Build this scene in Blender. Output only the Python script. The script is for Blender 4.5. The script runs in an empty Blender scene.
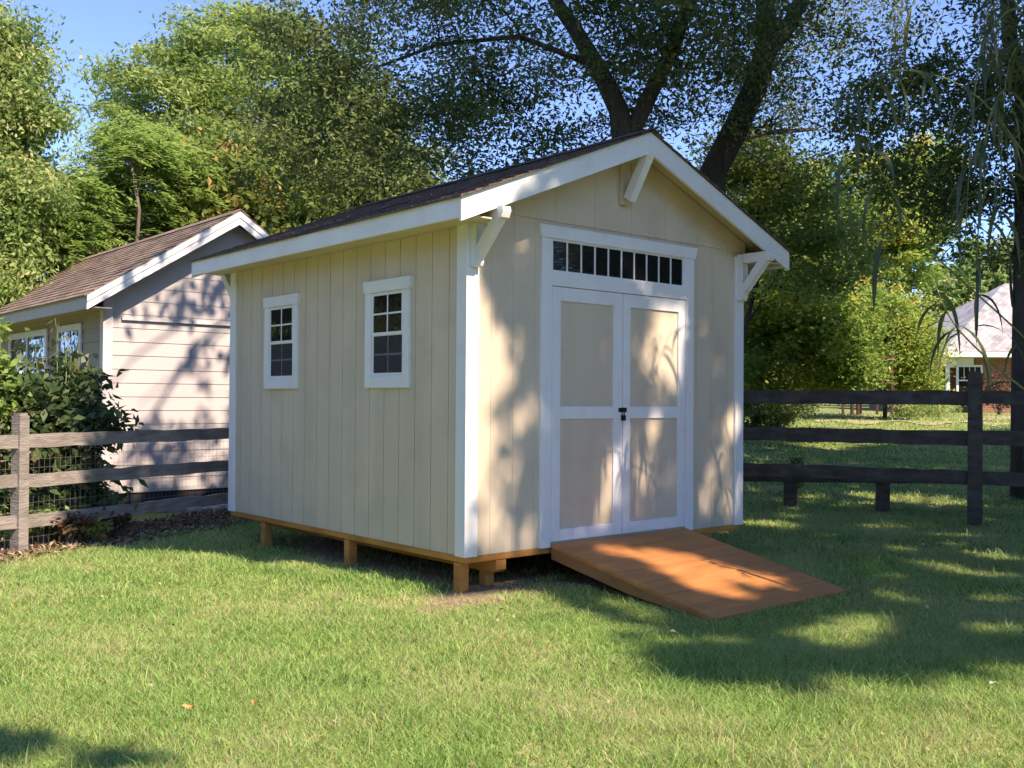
import bpy, math, random
import numpy as np
from mathutils import Vector, Matrix, noise
random.seed(7); RNG = np.random.default_rng(11)
R = math.radians

# ------------------------------------------------------------------ camera, sky, sun, exposure
scene = bpy.context.scene
C = scene.collection
scene.render.resolution_x = 1024; scene.render.resolution_y = 768
CAM = np.array([-4.2385, -5.4459, 1.0685])
yaw, pit, rol, FPX = -.7066, .0163, .0071, 1009.0
fw = np.array([math.sin(-yaw)*math.cos(pit), math.cos(yaw)*math.cos(pit), math.sin(pit)])
rt = np.cross(fw, [0, 0, 1]); rt /= np.linalg.norm(rt); up = np.cross(rt, fw)
rt, up = math.cos(rol)*rt + math.sin(rol)*up, -math.sin(rol)*rt + math.cos(rol)*up
cd = bpy.data.cameras.new('camera'); cam = bpy.data.objects.new('camera', cd); C.objects.link(cam)
cd.sensor_width = 36.0; cd.lens = FPX/1024*36.0; cd.clip_start = .05; cd.clip_end = 900
cam.matrix_world = Matrix(((rt[0], up[0], -fw[0], CAM[0]), (rt[1], up[1], -fw[1], CAM[1]), (rt[2], up[2], -fw[2], CAM[2]), (0, 0, 0, 1)))
scene.camera = cam

SUN_EL = R(48.0); SAZ = math.atan2(.09, .896)          # the sun stands towards -y, a little to +x
tosun = Vector((math.sin(SAZ)*math.cos(SUN_EL), -math.cos(SAZ)*math.cos(SUN_EL), math.sin(SUN_EL)))
w = bpy.data.worlds.new('World'); scene.world = w; w.use_nodes = True
nt = w.node_tree; bg = nt.nodes['Background']
sky = nt.nodes.new('ShaderNodeTexSky'); sky.sky_type = 'NISHITA'; sky.sun_disc = False
sky.sun_elevation = SUN_EL; sky.sun_rotation = math.atan2(tosun.x, tosun.y)
sky.air_density = .38; sky.dust_density = 0; sky.ozone_density = 10.0
nt.links.new(sky.outputs[0], bg.inputs[0]); bg.inputs[1].default_value = .15
sl = bpy.data.lights.new('sun', 'SUN'); sl.energy = 2.0; sl.angle = R(.7); sl.color = (1.0, .96, .91)
so = bpy.data.objects.new('sun', sl); C.objects.link(so)
so.rotation_euler = tosun.to_track_quat('Z', 'Y').to_euler()
scene.view_settings.view_transform = 'Standard'; scene.view_settings.look = 'None'
scene.view_settings.gamma = 1.0; scene.view_settings.use_curve_mapping = False
scene.view_settings.exposure = 2.2
scene.view_settings.use_white_balance = True; scene.view_settings.white_balance_temperature = 8700; scene.view_settings.white_balance_tint = 18
try:
    scene.cycles.max_bounces = 6; scene.cycles.diffuse_bounces = 3; scene.cycles.transparent_max_bounces = 4
except Exception: pass

# ------------------------------------------------------------------ helpers
def dep(px, py, d):
    return CAM + d*(fw + rt*(px-512)/FPX + up*(384-py)/FPX)
def sm(a, b, x):
    t = np.clip((x-a)/(b-a), 0, 1); return t*t*(3-2*t)
def gz(x, y):
    x = np.asarray(x, float); y = np.asarray(y, float)
    d = (x-CAM[0])*fw[0] + (y-CAM[1])*fw[1]
    l = (x-CAM[0])*rt[0] + (y-CAM[1])*rt[1]
    rise = .9*sm(12.5, 31, d)*sm(-2, 3, l) + .012*np.maximum(d-31, 0)
    return -.27 + rise + .012*np.sin(1.7*x+.4)*np.cos(1.3*y) + .008*np.sin(3.9*x+2.1*y) - .03*np.exp(-((x-1.5)/1.1)**2-((y+1.75)/.7)**2)

class MB:
    def __init__(s): s.v = []; s.f = []; s.m = []
    def poly(s, pts, faces, m=0):
        o = len(s.v); s.v += [tuple(map(float, p)) for p in pts]
        s.f += [tuple(o+i for i in f) for f in faces]; s.m += [m]*len(faces); return s
    def box(s, lo, hi, m=0):
        x0, y0, z0 = lo; x1, y1, z1 = hi
        return s.poly([(x0,y0,z0),(x1,y0,z0),(x1,y1,z0),(x0,y1,z0),(x0,y0,z1),(x1,y0,z1),(x1,y1,z1),(x0,y1,z1)],
                      [(0,3,2,1),(4,5,6,7),(0,1,5,4),(1,2,6,5),(2,3,7,6),(3,0,4,7)], m)
    def prism(s, pts, d, m=0):           # polygon pts (3D), extruded by vector d
        n = len(pts); P = [Vector(p) for p in pts]; D = Vector(d)
        nn = Vector((0, 0, 0))
        for i in range(n): nn += P[i].cross(P[(i+1) % n])
        if nn.dot(D) > 0: P = P[::-1]
        f = [tuple(range(n)), tuple(range(2*n-1, n-1, -1))] + [(i, n+i, n+(i+1) % n, (i+1) % n) for i in range(n)]
        return s.poly([tuple(p) for p in P] + [tuple(p+D) for p in P], [f[0], f[1]] + [tuple(reversed(q)) for q in f[2:]], m)
    def beam(s, a, b, w, h, upv=(0, 0, 1), m=0, jag=0):
        a = Vector(a); b = Vector(b); d = (b-a).normalized(); r = d.cross(Vector(upv)).normalized(); u = r.cross(d)
        r = r*w/2; u = u*h/2
        n = 1 if not jag else max(2, int((b-a).length/.18)); pts = []; f = []
        for i in range(n+1):
            c = a.lerp(b, i/n)
            if jag: c = c + Vector((0, 0, random.uniform(-jag, jag)*.6))
            k = 1 + (random.uniform(-jag, jag)*4 if jag else 0)
            pts += [tuple(c-r-u*k), tuple(c+r-u*k), tuple(c+r+u*k), tuple(c-r+u*k)]
        for i in range(n):
            for j in range(4):
                p, q = i*4+j, i*4+(j+1) % 4; f.append((p, q, q+4, p+4))
        f += [(3, 2, 1, 0), (4*n, 4*n+1, 4*n+2, 4*n+3)]
        return s.poly(pts, f, m)
    def tube(s, pts, rad, n=8, m=0, rough=0):
        P = [Vector(p) for p in pts]; o = []; prev = None
        for i, p in enumerate(P):
            d = (P[min(i+1, len(P)-1)] - P[max(i-1, 0)])
            if d.length < 1e-6: d = Vector((0, 0, 1))
            d.normalize()
            a = prev - d*prev.dot(d) if prev is not None else d.orthogonal()
            if a.length < 1e-4: a = d.orthogonal()
            a.normalize(); prev = a; b = d.cross(a)
            for k in range(n):
                t = 2*math.pi*k/n; rr = rad[i]*(1 + (random.uniform(-rough, rough) if rough else 0))
                o.append(tuple(p + a*math.cos(t)*rr + b*math.sin(t)*rr))
        f = [(i*n+k, i*n+(k+1) % n, (i+1)*n+(k+1) % n, (i+1)*n+k) for i in range(len(P)-1) for k in range(n)]
        f += [tuple(range(n-1, -1, -1)), tuple((len(P)-1)*n+k for k in range(n))]
        return s.poly(o, f, m)
    def build(s, name, mats, parent=None, smooth=False, bevel=0):
        org = world_loc(parent)
        me = bpy.data.meshes.new(name)
        me.from_pydata([(a-org[0], b-org[1], c-org[2]) for a, b, c in s.v], [], s.f)
        if not isinstance(mats, (list, tuple)): mats = [mats]
        for q in mats: me.materials.append(q)
        me.polygons.foreach_set('material_index', s.m)
        if smooth: me.polygons.foreach_set('use_smooth', [True]*len(s.f))
        me.update()
        o = bpy.data.objects.new(name, me); C.objects.link(o)
        if parent is not None: o.parent = parent
        if bevel:
            b = o.modifiers.new('bevel', 'BEVEL'); b.width = bevel; b.segments = 2; b.limit_method = 'ANGLE'
        return o
def world_loc(o):
    v = [0.0, 0.0, 0.0]
    while o is not None:
        v = [v[i]+o.location[i] for i in range(3)]; o = o.parent
    return v
def tag(o, label=None, cat=None, group=None, kind=None):
    if label: o['label'] = label
    if cat: o['category'] = cat
    if group: o['group'] = group
    if kind: o['kind'] = kind
    return o
def thing(name, loc, label, cat, group=None):
    o = bpy.data.objects.new(name, None); o.location = [float(a) for a in loc]; C.objects.link(o); o.empty_display_size = .2
    return tag(o, label, cat, group)
def copy_tree(o, parent=None):
    c = o.copy(); C.objects.link(c)
    if parent is not None: c.parent = parent
    for ch in list(o.children): copy_tree(ch, c)
    return c

# ------------------------------------------------------------------ materials
def mat(name, col, rough=.7, var=.12, scale=8.0, bump=0.0, bscale=60.0, stretch=(1, 1, 1), metallic=0, spec=.4, dirt=None, bdist=.004):
    m = bpy.data.materials.new(name); m.use_nodes = True; t = m.node_tree; b = t.nodes['Principled BSDF']
    b.inputs['Roughness'].default_value = rough; b.inputs['Metallic'].default_value = metallic
    b.inputs['Specular IOR Level'].default_value = spec
    tc = t.nodes.new('ShaderNodeTexCoord'); mp = t.nodes.new('ShaderNodeMapping'); mp.inputs['Scale'].default_value = stretch
    t.links.new(tc.outputs['Object'], mp.inputs[0])
    n1 = t.nodes.new('ShaderNodeTexNoise'); n1.inputs['Scale'].default_value = scale; n1.inputs['Detail'].default_value = 6
    t.links.new(mp.outputs[0], n1.inputs['Vector'])
    r = t.nodes.new('ShaderNodeValToRGB'); r.color_ramp.elements[0].position = .3; r.color_ramp.elements[1].position = .7
    r.color_ramp.elements[0].color = (*[max(0, c*(1-var)) for c in col], 1); r.color_ramp.elements[1].color = (*[min(1, c*(1+var)) for c in col], 1)
    t.links.new(n1.outputs[0], r.inputs[0]); out = r.outputs[0]
    if dirt:
        dc, amt, ds = dirt
        n3 = t.nodes.new('ShaderNodeTexNoise'); n3.inputs['Scale'].default_value = ds; n3.inputs['Detail'].default_value = 8
        t.links.new(tc.outputs['Object'], n3.inputs['Vector'])
        r3 = t.nodes.new('ShaderNodeMapRange'); r3.inputs[1].default_value = .5; r3.inputs[2].default_value = .75; r3.inputs[4].default_value = amt
        t.links.new(n3.outputs[0], r3.inputs[0])
        mx = t.nodes.new('ShaderNodeMixRGB'); mx.inputs[2].default_value = (*dc, 1)
        t.links.new(r3.outputs[0], mx.inputs[0]); t.links.new(out, mx.inputs[1]); out = mx.outputs[0]
    t.links.new(out, b.inputs['Base Color'])
    if bump:
        n2 = t.nodes.new('ShaderNodeTexNoise'); n2.inputs['Scale'].default_value = bscale; n2.inputs['Detail'].default_value = 5
        t.links.new(mp.outputs[0], n2.inputs['Vector'])
        bp = t.nodes.new('ShaderNodeBump'); bp.inputs['Strength'].default_value = bump; bp.inputs['Distance'].default_value = bdist
        t.links.new(n2.outputs[0], bp.inputs['Height']); t.links.new(bp.outputs[0], b.inputs['Normal'])
    return m
def leafmat(name, cols, trans=.35, rough=.55, pscale=.9, amp=.9):
    """cols: (position, colour) stops run over the per-leaf random value, shifted by a slow noise"""
    m = bpy.data.materials.new(name); m.use_nodes = True; t = m.node_tree; b = t.nodes['Principled BSDF']
    at = t.nodes.new('ShaderNodeAttribute'); at.attribute_name = 'rnd'
    g = t.nodes.new('ShaderNodeNewGeometry'); n = t.nodes.new('ShaderNodeTexNoise'); n.inputs['Scale'].default_value = pscale; n.inputs['Detail'].default_value = 3
    t.links.new(g.outputs['Position'], n.inputs['Vector'])
    ma = t.nodes.new('ShaderNodeMath'); ma.operation = 'MULTIPLY_ADD'; ma.inputs[1].default_value = amp; ma.inputs[2].default_value = -amp/2
    t.links.new(n.outputs[0], ma.inputs[0])
    ad = t.nodes.new('ShaderNodeMath'); ad.operation = 'ADD'; t.links.new(at.outputs['Fac'], ad.inputs[0]); t.links.new(ma.outputs[0], ad.inputs[1])
    r = t.nodes.new('ShaderNodeValToRGB'); e = r.color_ramp.elements
    e[0].position, e[0].color = cols[0][0], (*cols[0][1], 1); e[1].position, e[1].color = cols[-1][0], (*cols[-1][1], 1)
    for p, c in cols[1:-1]: k = e.new(p); k.color = (*c, 1)
    t.links.new(ad.outputs[0], r.inputs[0]); t.links.new(r.outputs[0], b.inputs['Base Color'])
    b.inputs['Roughness'].default_value = rough; b.inputs['Specular IOR Level'].default_value = .3
    tr = t.nodes.new('ShaderNodeBsdfTranslucent'); t.links.new(r.outputs[0], tr.inputs[0])
    mx = t.nodes.new('ShaderNodeMixShader'); mx.inputs[0].default_value = trans
    t.links.new(b.outputs[0], mx.inputs[1]); t.links.new(tr.outputs[0], mx.inputs[2])
    t.links.new(mx.outputs[0], t.nodes['Material Output'].inputs[0])
    return m
M = {}
M['white'] = mat('white_paint', (.76, .77, .78), .45, .04, 3, .25, 40, (1, 1, .2), dirt=((.55, .52, .46), .25, 5))
M['beige'] = mat('beige_paint', (.61, .515, .395), .65, .06, 4, .5, 60, (1, 1, .12), dirt=((.42, .36, .27), .4, 3))
M['beige_in'] = mat('beige_groove', (.50, .42, .32), .8, .04)
M['wood'] = mat('treated_wood', (.50, .21, .05), .7, .25, 14, .5, 60, (.2, .2, 1), dirt=((.33, .14, .04), .6, 5))
M['stain'] = mat('ramp_stain', (.52, .205, .065), .6, .16, 6, .5, 40, (.3, 2, 2), dirt=((.44, .19, .065), .7, 4))
M['stain_dark'] = mat('ramp_side_stain', (.34, .15, .055), .6, .2, 6, .4, 40, (1, .3, 1))
M['fence_grey'] = mat('weathered_wood', (.245, .215, .195), .9, .3, 10, .9, 35, (.5, .5, 2), dirt=((.12, .10, .09), .7, 3), bdist=.01)
M['fence_dark'] = mat('dark_weathered_wood', (.085, .066, .052), .9, .35, 8, .9, 25, (.5, .5, 2), dirt=((.17, .155, .15), .5, 6), bdist=.012)
M['black'] = mat('black_metal', (.012, .012, .014), .35, .1, metallic=.3)
M['steel'] = mat('galvanised_wire', (.30, .30, .30), .5, .1, metallic=.6)
M['bark'] = mat('dark_bark', (.075, .062, .052), .95, .4, 7, 1, 14, (1, 1, .25), bdist=.04)
M['bark2'] = mat('grey_bark', (.16, .135, .11), .95, .35, 7, 1, 16, (1, 1, .3), bdist=.03)
M['stem'] = mat('green_stem', (.13, .17, .06), .6, .2)
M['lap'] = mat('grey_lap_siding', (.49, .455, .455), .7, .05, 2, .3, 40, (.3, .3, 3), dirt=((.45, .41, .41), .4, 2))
M['lap_side'] = mat('shaded_lap_siding', (.33, .285, .26), .75, .05, 2, .3, 40, (.3, .3, 3))  # same siding in a darker tone, the eave side's shade put into the colour
M['stone'] = mat('pale_stone', (.40, .38, .36), .85, .25, 9, .8, 30, bdist=.02)
M['dark'] = mat('crawl_space_shade', (.03, .03, .035), .8, .2)  # near-black colour stands in for the shade under the outbuilding
M['curtain'] = mat('window_blind', (.35, .34, .32), .8, .1)
M['rust'] = mat('rusty_trellis', (.10, .045, .035), .8, .3)
M['mulch'] = mat('mulch', (.14, .085, .055), .95, .5, 30, 1, 60, bdist=.03, dirt=((.28, .2, .13), .7, 8))

def glass(name, tint=(.012, .013, .015)):
    m = bpy.data.materials.new(name); m.use_nodes = True; b = m.node_tree.nodes['Principled BSDF']; t = m.node_tree
    b.inputs['Base Color'].default_value = (*tint, 1); b.inputs['Roughness'].default_value = .03; b.inputs['IOR'].default_value = 1.5
    b.inputs['Specular IOR Level'].default_value = .5
    n = t.nodes.new('ShaderNodeTexNoise'); n.inputs['Scale'].default_value = 3.5; bp = t.nodes.new('ShaderNodeBump'); bp.inputs['Strength'].default_value = .12; bp.inputs['Distance'].default_value = .02
    t.links.new(n.outputs[0], bp.inputs['Height']); t.links.new(bp.outputs[0], b.inputs['Normal'])
    return m
M['glass'] = glass('window_glass')
def screenmat():
    m = bpy.data.materials.new('insect_screen'); m.use_nodes = True; t = m.node_tree; b = t.nodes['Principled BSDF']
    b.inputs['Base Color'].default_value = (.05, .055, .07, 1); b.inputs['Roughness'].default_value = .6
    tr = t.nodes.new('ShaderNodeBsdfTransparent'); mx = t.nodes.new('ShaderNodeMixShader'); mx.inputs[0].default_value = .38
    t.links.new(tr.outputs[0], mx.inputs[1]); t.links.new(b.outputs[0], mx.inputs[2]); t.links.new(mx.outputs[0], t.nodes['Material Output'].inputs[0]); return m
M['screen'] = screenmat()

def shingles(name, col, along='y', course=.14):
    m = bpy.data.materials.new(name); m.use_nodes = True; t = m.node_tree; b = t.nodes['Principled BSDF']
    tc = t.nodes.new('ShaderNodeTexCoord'); sp = t.nodes.new('ShaderNodeSeparateXYZ'); cb = t.nodes.new('ShaderNodeCombineXYZ')
    t.links.new(tc.outputs['Object'], sp.inputs[0])
    t.links.new(sp.outputs['Y' if along == 'y' else 'X'], cb.inputs[0]); t.links.new(sp.outputs['X' if along == 'y' else 'Y'], cb.inputs[1])
    br = t.nodes.new('ShaderNodeTexBrick'); br.inputs['Scale'].default_value = 1; br.inputs['Mortar Size'].default_value = .004
    br.inputs['Brick Width'].default_value = .24; br.inputs['Row Height'].default_value = course
    br.inputs['Color1'].default_value = (*[c*.75 for c in col], 1); br.inputs['Color2'].default_value = (*[c*1.25 for c in col], 1); br.inputs['Mortar'].default_value = (*[c*.35 for c in col], 1)
    t.links.new(cb.outputs[0], br.inputs['Vector'])
    n = t.nodes.new('ShaderNodeTexNoise'); n.inputs['Scale'].default_value = 60; n.inputs['Detail'].default_value = 4; t.links.new(tc.outputs['Object'], n.inputs['Vector'])
    n2 = t.nodes.new('ShaderNodeTexNoise'); n2.inputs['Scale'].default_value = 1.6; n2.inputs['Detail'].default_value = 4; t.links.new(tc.outputs['Object'], n2.inputs['Vector'])
    mr = t.nodes.new('ShaderNodeMapRange'); mr.inputs[1].default_value = .3; mr.inputs[2].default_value = .7; mr.inputs[3].default_value = .55; mr.inputs[4].default_value = 1.45; t.links.new(n.outputs[0], mr.inputs[0])
    mr2 = t.nodes.new('ShaderNodeMapRange'); mr2.inputs[1].default_value = .3; mr2.inputs[2].default_value = .7; mr2.inputs[3].default_value = .8; mr2.inputs[4].default_value = 1.15; t.links.new(n2.outputs[0], mr2.inputs[0])
    mu = t.nodes.new('ShaderNodeVectorMath'); mu.operation = 'SCALE'; t.links.new(br.outputs['Color'], mu.inputs[0]); t.links.new(mr.outputs[0], mu.inputs['Scale'])
    mu2 = t.nodes.new('ShaderNodeVectorMath'); mu2.operation = 'SCALE'; t.links.new(mu.outputs[0], mu2.inputs[0]); t.links.new(mr2.outputs[0], mu2.inputs['Scale'])
    t.links.new(mu2.outputs[0], b.inputs['Base Color']); b.inputs['Roughness'].default_value = .95; b.inputs['Specular IOR Level'].default_value = .2
    bp = t.nodes.new('ShaderNodeBump'); bp.inputs['Strength'].default_value = .6; bp.inputs['Distance'].default_value = .005
    t.links.new(n.outputs[0], bp.inputs['Height']); t.links.new(bp.outputs[0], b.inputs['Normal'])
    return m
M['shingle'] = shingles('brown_shingles', (.125, .088, .076), 'y', .13)
M['shingle2'] = shingles('taupe_shingles', (.22, .165, .135), 'y', .12)
M['shingle3'] = shingles('pale_far_shingles', (.36, .35, .36), 'x', .16)

def brickmat():
    m = bpy.data.materials.new('red_brick'); m.use_nodes = True; t = m.node_tree; b = t.nodes['Principled BSDF']
    tc = t.nodes.new('ShaderNodeTexCoord'); mp = t.nodes.new('ShaderNodeMapping'); mp.inputs['Rotation'].default_value = (R(90), 0, 0)
    br = t.nodes.new('ShaderNodeTexBrick'); br.inputs['Scale'].default_value = 1; br.inputs['Brick Width'].default_value = .22; br.inputs['Row Height'].default_value = .075; br.inputs['Mortar Size'].default_value = .008
    br.inputs['Color1'].default_value = (.30, .10, .06, 1); br.inputs['Color2'].default_value = (.22, .075, .05, 1); br.inputs['Mortar'].default_value = (.3, .25, .2, 1)
    t.links.new(tc.outputs['Object'], mp.inputs[0]); t.links.new(mp.outputs[0], br.inputs['Vector']); t.links.new(br.outputs[0], b.inputs['Base Color']); b.inputs['Roughness'].default_value = .9
    return m
M['brick'] = brickmat()

def groundmat():
    m = bpy.data.materials.new('lawn_soil'); m.use_nodes = True; t = m.node_tree; b = t.nodes['Principled BSDF']
    g = t.nodes.new('ShaderNodeNewGeometry')
    def nz(s, d=5):
        n = t.nodes.new('ShaderNodeTexNoise'); n.inputs['Scale'].default_value = s; n.inputs['Detail'].default_value = d; t.links.new(g.outputs['Position'], n.inputs['Vector']); return n
    n1, n2, n3 = nz(.55), nz(26), nz(1.9)
    r = t.nodes.new('ShaderNodeValToRGB'); e = r.color_ramp.elements
    e[0].position = .3; e[0].color = (.15, .20, .06, 1); e[1].position = .72; e[1].color = (.34, .30, .16, 1)
    k = e.new(.5); k.color = (.20, .26, .08, 1)
    t.links.new(n3.outputs[0], r.inputs[0])
    mr = t.nodes.new('ShaderNodeMapRange'); mr.inputs[1].default_value = .3; mr.inputs[2].default_value = .7; mr.inputs[3].default_value = .55; mr.inputs[4].default_value = 1.3
    t.links.new(n2.outputs[0], mr.inputs[0])
    mu = t.nodes.new('ShaderNodeVectorMath'); mu.operation = 'SCALE'; t.links.new(r.outputs[0], mu.inputs[0]); t.links.new(mr.outputs[0], mu.inputs['Scale'])
    t.links.new(mu.outputs[0], b.inputs['Base Color']); b.inputs['Roughness'].default_value = .95; b.inputs['Specular IOR Level'].default_value = .1
    bp = t.nodes.new('ShaderNodeBump'); bp.inputs['Strength'].default_value = 1; bp.inputs['Distance'].default_value = .03; t.links.new(n2.outputs[0], bp.inputs['Height']); t.links.new(bp.outputs[0], b.inputs['Normal'])
    return m
M['ground'] = groundmat()
M['dirt'] = mat('bare_dirt', (.26, .19, .12), .95, .3, 12, 1, 50, bdist=.02, dirt=((.13, .12, .06), .8, 7))
M['sand'] = mat('dry_garden_bed', (.42, .33, .22), .95, .3, 3, 1, 10, bdist=.05)

# ------------------------------------------------------------------ ground
def grid_patch(name, xs, ys, zf, m):
    X, Y = np.meshgrid(xs, ys); Z = zf(X, Y); nx, ny = len(xs), len(ys)
    V = np.stack([X, Y, Z], -1).reshape(-1, 3)
    I = np.arange((nx-1)*(ny-1)); i = I % (nx-1); j = I//(nx-1); a = j*nx+i
    F = np.stack([a, a+1, a+nx+1, a+nx], -1)
    me = bpy.data.meshes.new(name); me.from_pydata(V.tolist(), [], F.tolist()); me.materials.append(m)
    me.polygons.foreach_set('use_smooth', [True]*len(F)); me.update()
    o = bpy.data.objects.new(name, me); C.objects.link(o); return o
xs = np.unique(np.concatenate([np.linspace(-300, -20, 15), np.linspace(-20, 45, 200), np.linspace(45, 400, 18)]))
ys = np.unique(np.concatenate([np.linspace(-300, -20, 15), np.linspace(-20, 40, 190), np.linspace(40, 400, 18)]))
tag(grid_patch('ground', xs, ys, gz, M['ground']), kind='structure')
# bare dirt round the near skids and under the shed
def blob_sheet(name, cx, cy, rx, ry, m, lift=.006, ang=0.0, n=40, seed=0):
    rs = np.random.default_rng(seed); ph = rs.uniform(0, 6.28, 4)
    pts = [(cx, cy, float(gz(cx, cy))+lift)]; rings = 6; f = []
    for k in range(1, rings+1):
        for i in range(n):
            t = 2*math.pi*i/n; q = 1+.16*math.sin(2*t+ph[0])+.12*math.sin(3*t+ph[1])+.09*math.sin(5*t+ph[2])+.05*math.sin(9*t+ph[3])
            a, b = rx*q*k/rings*math.cos(t), ry*q*k/rings*math.sin(t)
            x = cx+a*math.cos(ang)-b*math.sin(ang); y = cy+a*math.sin(ang)+b*math.cos(ang)
            pts.append((x, y, float(gz(x, y)) + (lift if k < rings else -.004)))
    for i in range(n): f.append((0, 1+i, 1+(i+1) % n))
    for k in range(rings-1):
        for i in range(n):
            a = 1+k*n+i; b = 1+k*n+(i+1) % n; f.append((a, a+n, b+n, b))
    mb = MB(); mb.poly(pts, f); return tag(mb.build(name, m, smooth=True), kind='structure')
blob_sheet('bare_ground', 1.5, 1.75, 1.75, 2.05, M['dirt'], seed=3)
blob_sheet('bare_ground', -.08, -.10, .42, .24, M['dirt'], lift=.010, ang=.5, seed=8)

# ------------------------------------------------------------------ the garden shed (12 ft deep, 10 ft wide; its near bottom corner is the origin)
W, L = 3.05, 3.65; E, O = .287, .303; ZA, ZE = 3.119, 2.384; SL = (ZA-ZE)/(W/2+E)
def ztop(x): return ZE + SL*(min(x, W-x)+E)
shed = thing('garden_shed', (0, 0, -.27), 'beige wooden garden shed with white trim and double doors standing on the lawn', 'shed')
def strips(mb, axis, plane, out, a0, a1, z0, ztopf, holes=(), pitch=.2032, gap=.011, th=.012, m=0):
    """vertical grooved siding: separate proud boards; out = +-1 outward direction along the other axis"""
    n = int(math.ceil((a1-a0)/pitch))
    for i in range(n):
        s0 = a0+i*pitch + (gap/2 if i else 0); s1 = min(a1, a0+(i+1)*pitch - gap/2)
        if s1-s0 < .01: continue
        t0, t1 = ztopf(s0), ztopf(s1)
        mid = ztopf((s0+s1)/2)
        pts = [(s0, z0), (s1, z0), (s1, t1)] + ([((s0+s1)/2, mid)] if mid > (t0+t1)/2+.01 else []) + [(s0, t0)]
        P = [((s, plane, z) if axis == 'x' else (plane, s, z)) for s, z in pts]
        mb.prism(P, (0, out*th, 0) if axis == 'x' else (out*th, 0, 0), m)
zw = 2.44
# wall bodies
wl = MB(); wl.box((.006, .02, 0), (.06, L-.02, zw), 1); strips(wl, 'y', .006, -1, 0.0, L, 0, lambda s: zw, gap=.007, th=.006); wl.build('wall', [M['beige'], M['beige_in']], shed)
wl = MB(); wl.box((W-.06, .02, 0), (W-.012, L-.02, zw), 1); strips(wl, 'y', W-.012, 1, 0.0, L, 0, lambda s: zw); wl.build('wall', [M['beige'], M['beige_in']], shed)
wl = MB(); wl.box((.061, L-.06, 0), (W-.061, L-.012, zw), 1)
wl.prism([(.061, L-.012, zw), (W-.061, L-.012, zw), (W/2, L-.012, ztop(W/2)-.05)], (0, -.048, 0), 1)
strips(wl, 'x', L-.012, 1, 0.013, W-.013, 0, lambda s: ztop(s)-.05); wl.build('wall', [M['beige'], M['beige_in']], shed)
wl = MB(); wl.box((.061, .003, 0), (W-.061, .06, 2.41), 1); strips(wl, 'x', .003, -1, 0.013, W-.013, 0, lambda s: 2.41, gap=.0025, th=.0025); wl.build('wall', [M['beige'], M['beige_in']], shed)
gp = MB()   # gable panel, overlapping the wall below
gp.prism([(.02, .03, 2.42), (W-.02, .03, 2.42), (W/2, .03, ztop(W/2)-.045)], (0, -.028, 0), 1)
strips(gp, 'x', .002, -1, .0, W, 2.388, lambda s: max(2.40, ztop(s)-.045), pitch=.4064, gap=.003, th=.014)
for s in (-1, 1):     # rafter board lying against the gable
    x0, x1 = (-.02, W/2) if s < 0 else (W+.02, W/2)
    gp.prism([(x0, -.012, ztop(x0)-.03), (x1, -.012, ztop(x1)-.03), (x1, -.012, ztop(x1)-.13), (x0, -.012, ztop(x0)-.13)], (0, -.022, 0), 0)
gp.build('gable_panel', [M['beige'], M['beige_in']], shed)
# corner boards
for (cx, cy, sx, sy) in ((0, 0, -1, -1), (W, 0, 1, -1), (0, L, -1, 1), (W, L, 1, 1)):
    mb = MB(); t = .02; ww = .092
    zt = ztop(0)-.16
    x0, x1 = sorted((cx+sx*t, cx-sx*ww)); y0, y1 = sorted((cy+sy*.0, cy+sy*t)); mb.box((x0, y0, -.004), (x1, y1, zt))
    x0, x1 = sorted((cx, cx+sx*t)); y0, y1 = sorted((cy-sy*.0005, cy-sy*ww)); mb.box((x0, y0, -.004), (x1, y1, zt))
    mb.build('corner_board', M['white'], shed, bevel=.002)
# roof: decking, stepped shingle courses, fascias
rf = MB()
for s in (-1, 1):
    xe = -E-.02 if s < 0 else W+E+.02
    def P(x, y, dz): return (x, y, ztop(x)+dz)
    n = 16
    for y0, y1 in ((-O-.025, L+O+.025),):
        xd = -E+.0225 if s < 0 else W+E-.0225
        rf.prism([P(xd, -O+.0225, -.022), P(W/2, -O+.0225, -.022), P(W/2, -O+.0225, .0), P(xd, -O+.0225, .0)], (0, L+2*O-.045, 0), 1)
        for k in range(n):
            a = xe + (W/2-xe)*k/n; b = xe + (W/2-xe)*(k+1)/n
            for q in range(24):          # individual tabs with slightly uneven butts
                ya = y0+(y1-y0)*q/24+.002; yb = y0+(y1-y0)*(q+1)/24-.002; j = random.uniform(-.004, .004)*(-s); jj = random.uniform(0, .0035)
                rf.prism([P(a+j, ya, .001), P(b, ya, .001), P(b, ya, .008), P(a+j, ya, .015+jj)], (0, yb-ya, 0), 0)
rf.prism([(W/2-.13, -O-.025, ztop(W/2-.13)+.02), (W/2, -O-.025, ZA+.022), (W/2+.13, -O-.025, ztop(W/2-.13)+.02), (W/2+.13, -O-.025, ztop(W/2-.13)+.028), (W/2, -O-.025, ZA+.032), (W/2-.13, -O-.025, ztop(W/2-.13)+.028)], (0, L+2*O+.05, 0), 0)
roof = rf.build('roof', [M['shingle'], M['beige']], shed)
for yy, d in ((-O, .022), (L+O, -.022)):
    for s in (-1, 1):
        x0, x1 = (-E, W/2-.001) if s < 0 else (W+E, W/2+.001); h = .158; fs = MB()
        fs.prism([(x0, yy, ztop(x0)-.001), (x1, yy, ztop(x1)-.001), (x1, yy, ztop(x1)-h), (x0, yy, ztop(x0)-h)], (0, d, 0)); fs.build('rake_board', M['white'], roof, bevel=.002)
for xx, d in ((-E, .022), (W+E, -.022)):
    mb = MB(); x0, x1 = sorted((xx-.002*(1 if d > 0 else -1), xx+d)); mb.box((x0, -O+.023, 2.248), (x1, L+O-.023, ZE-.003)); mb.build('fascia', M['white'], roof, bevel=.002)
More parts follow.
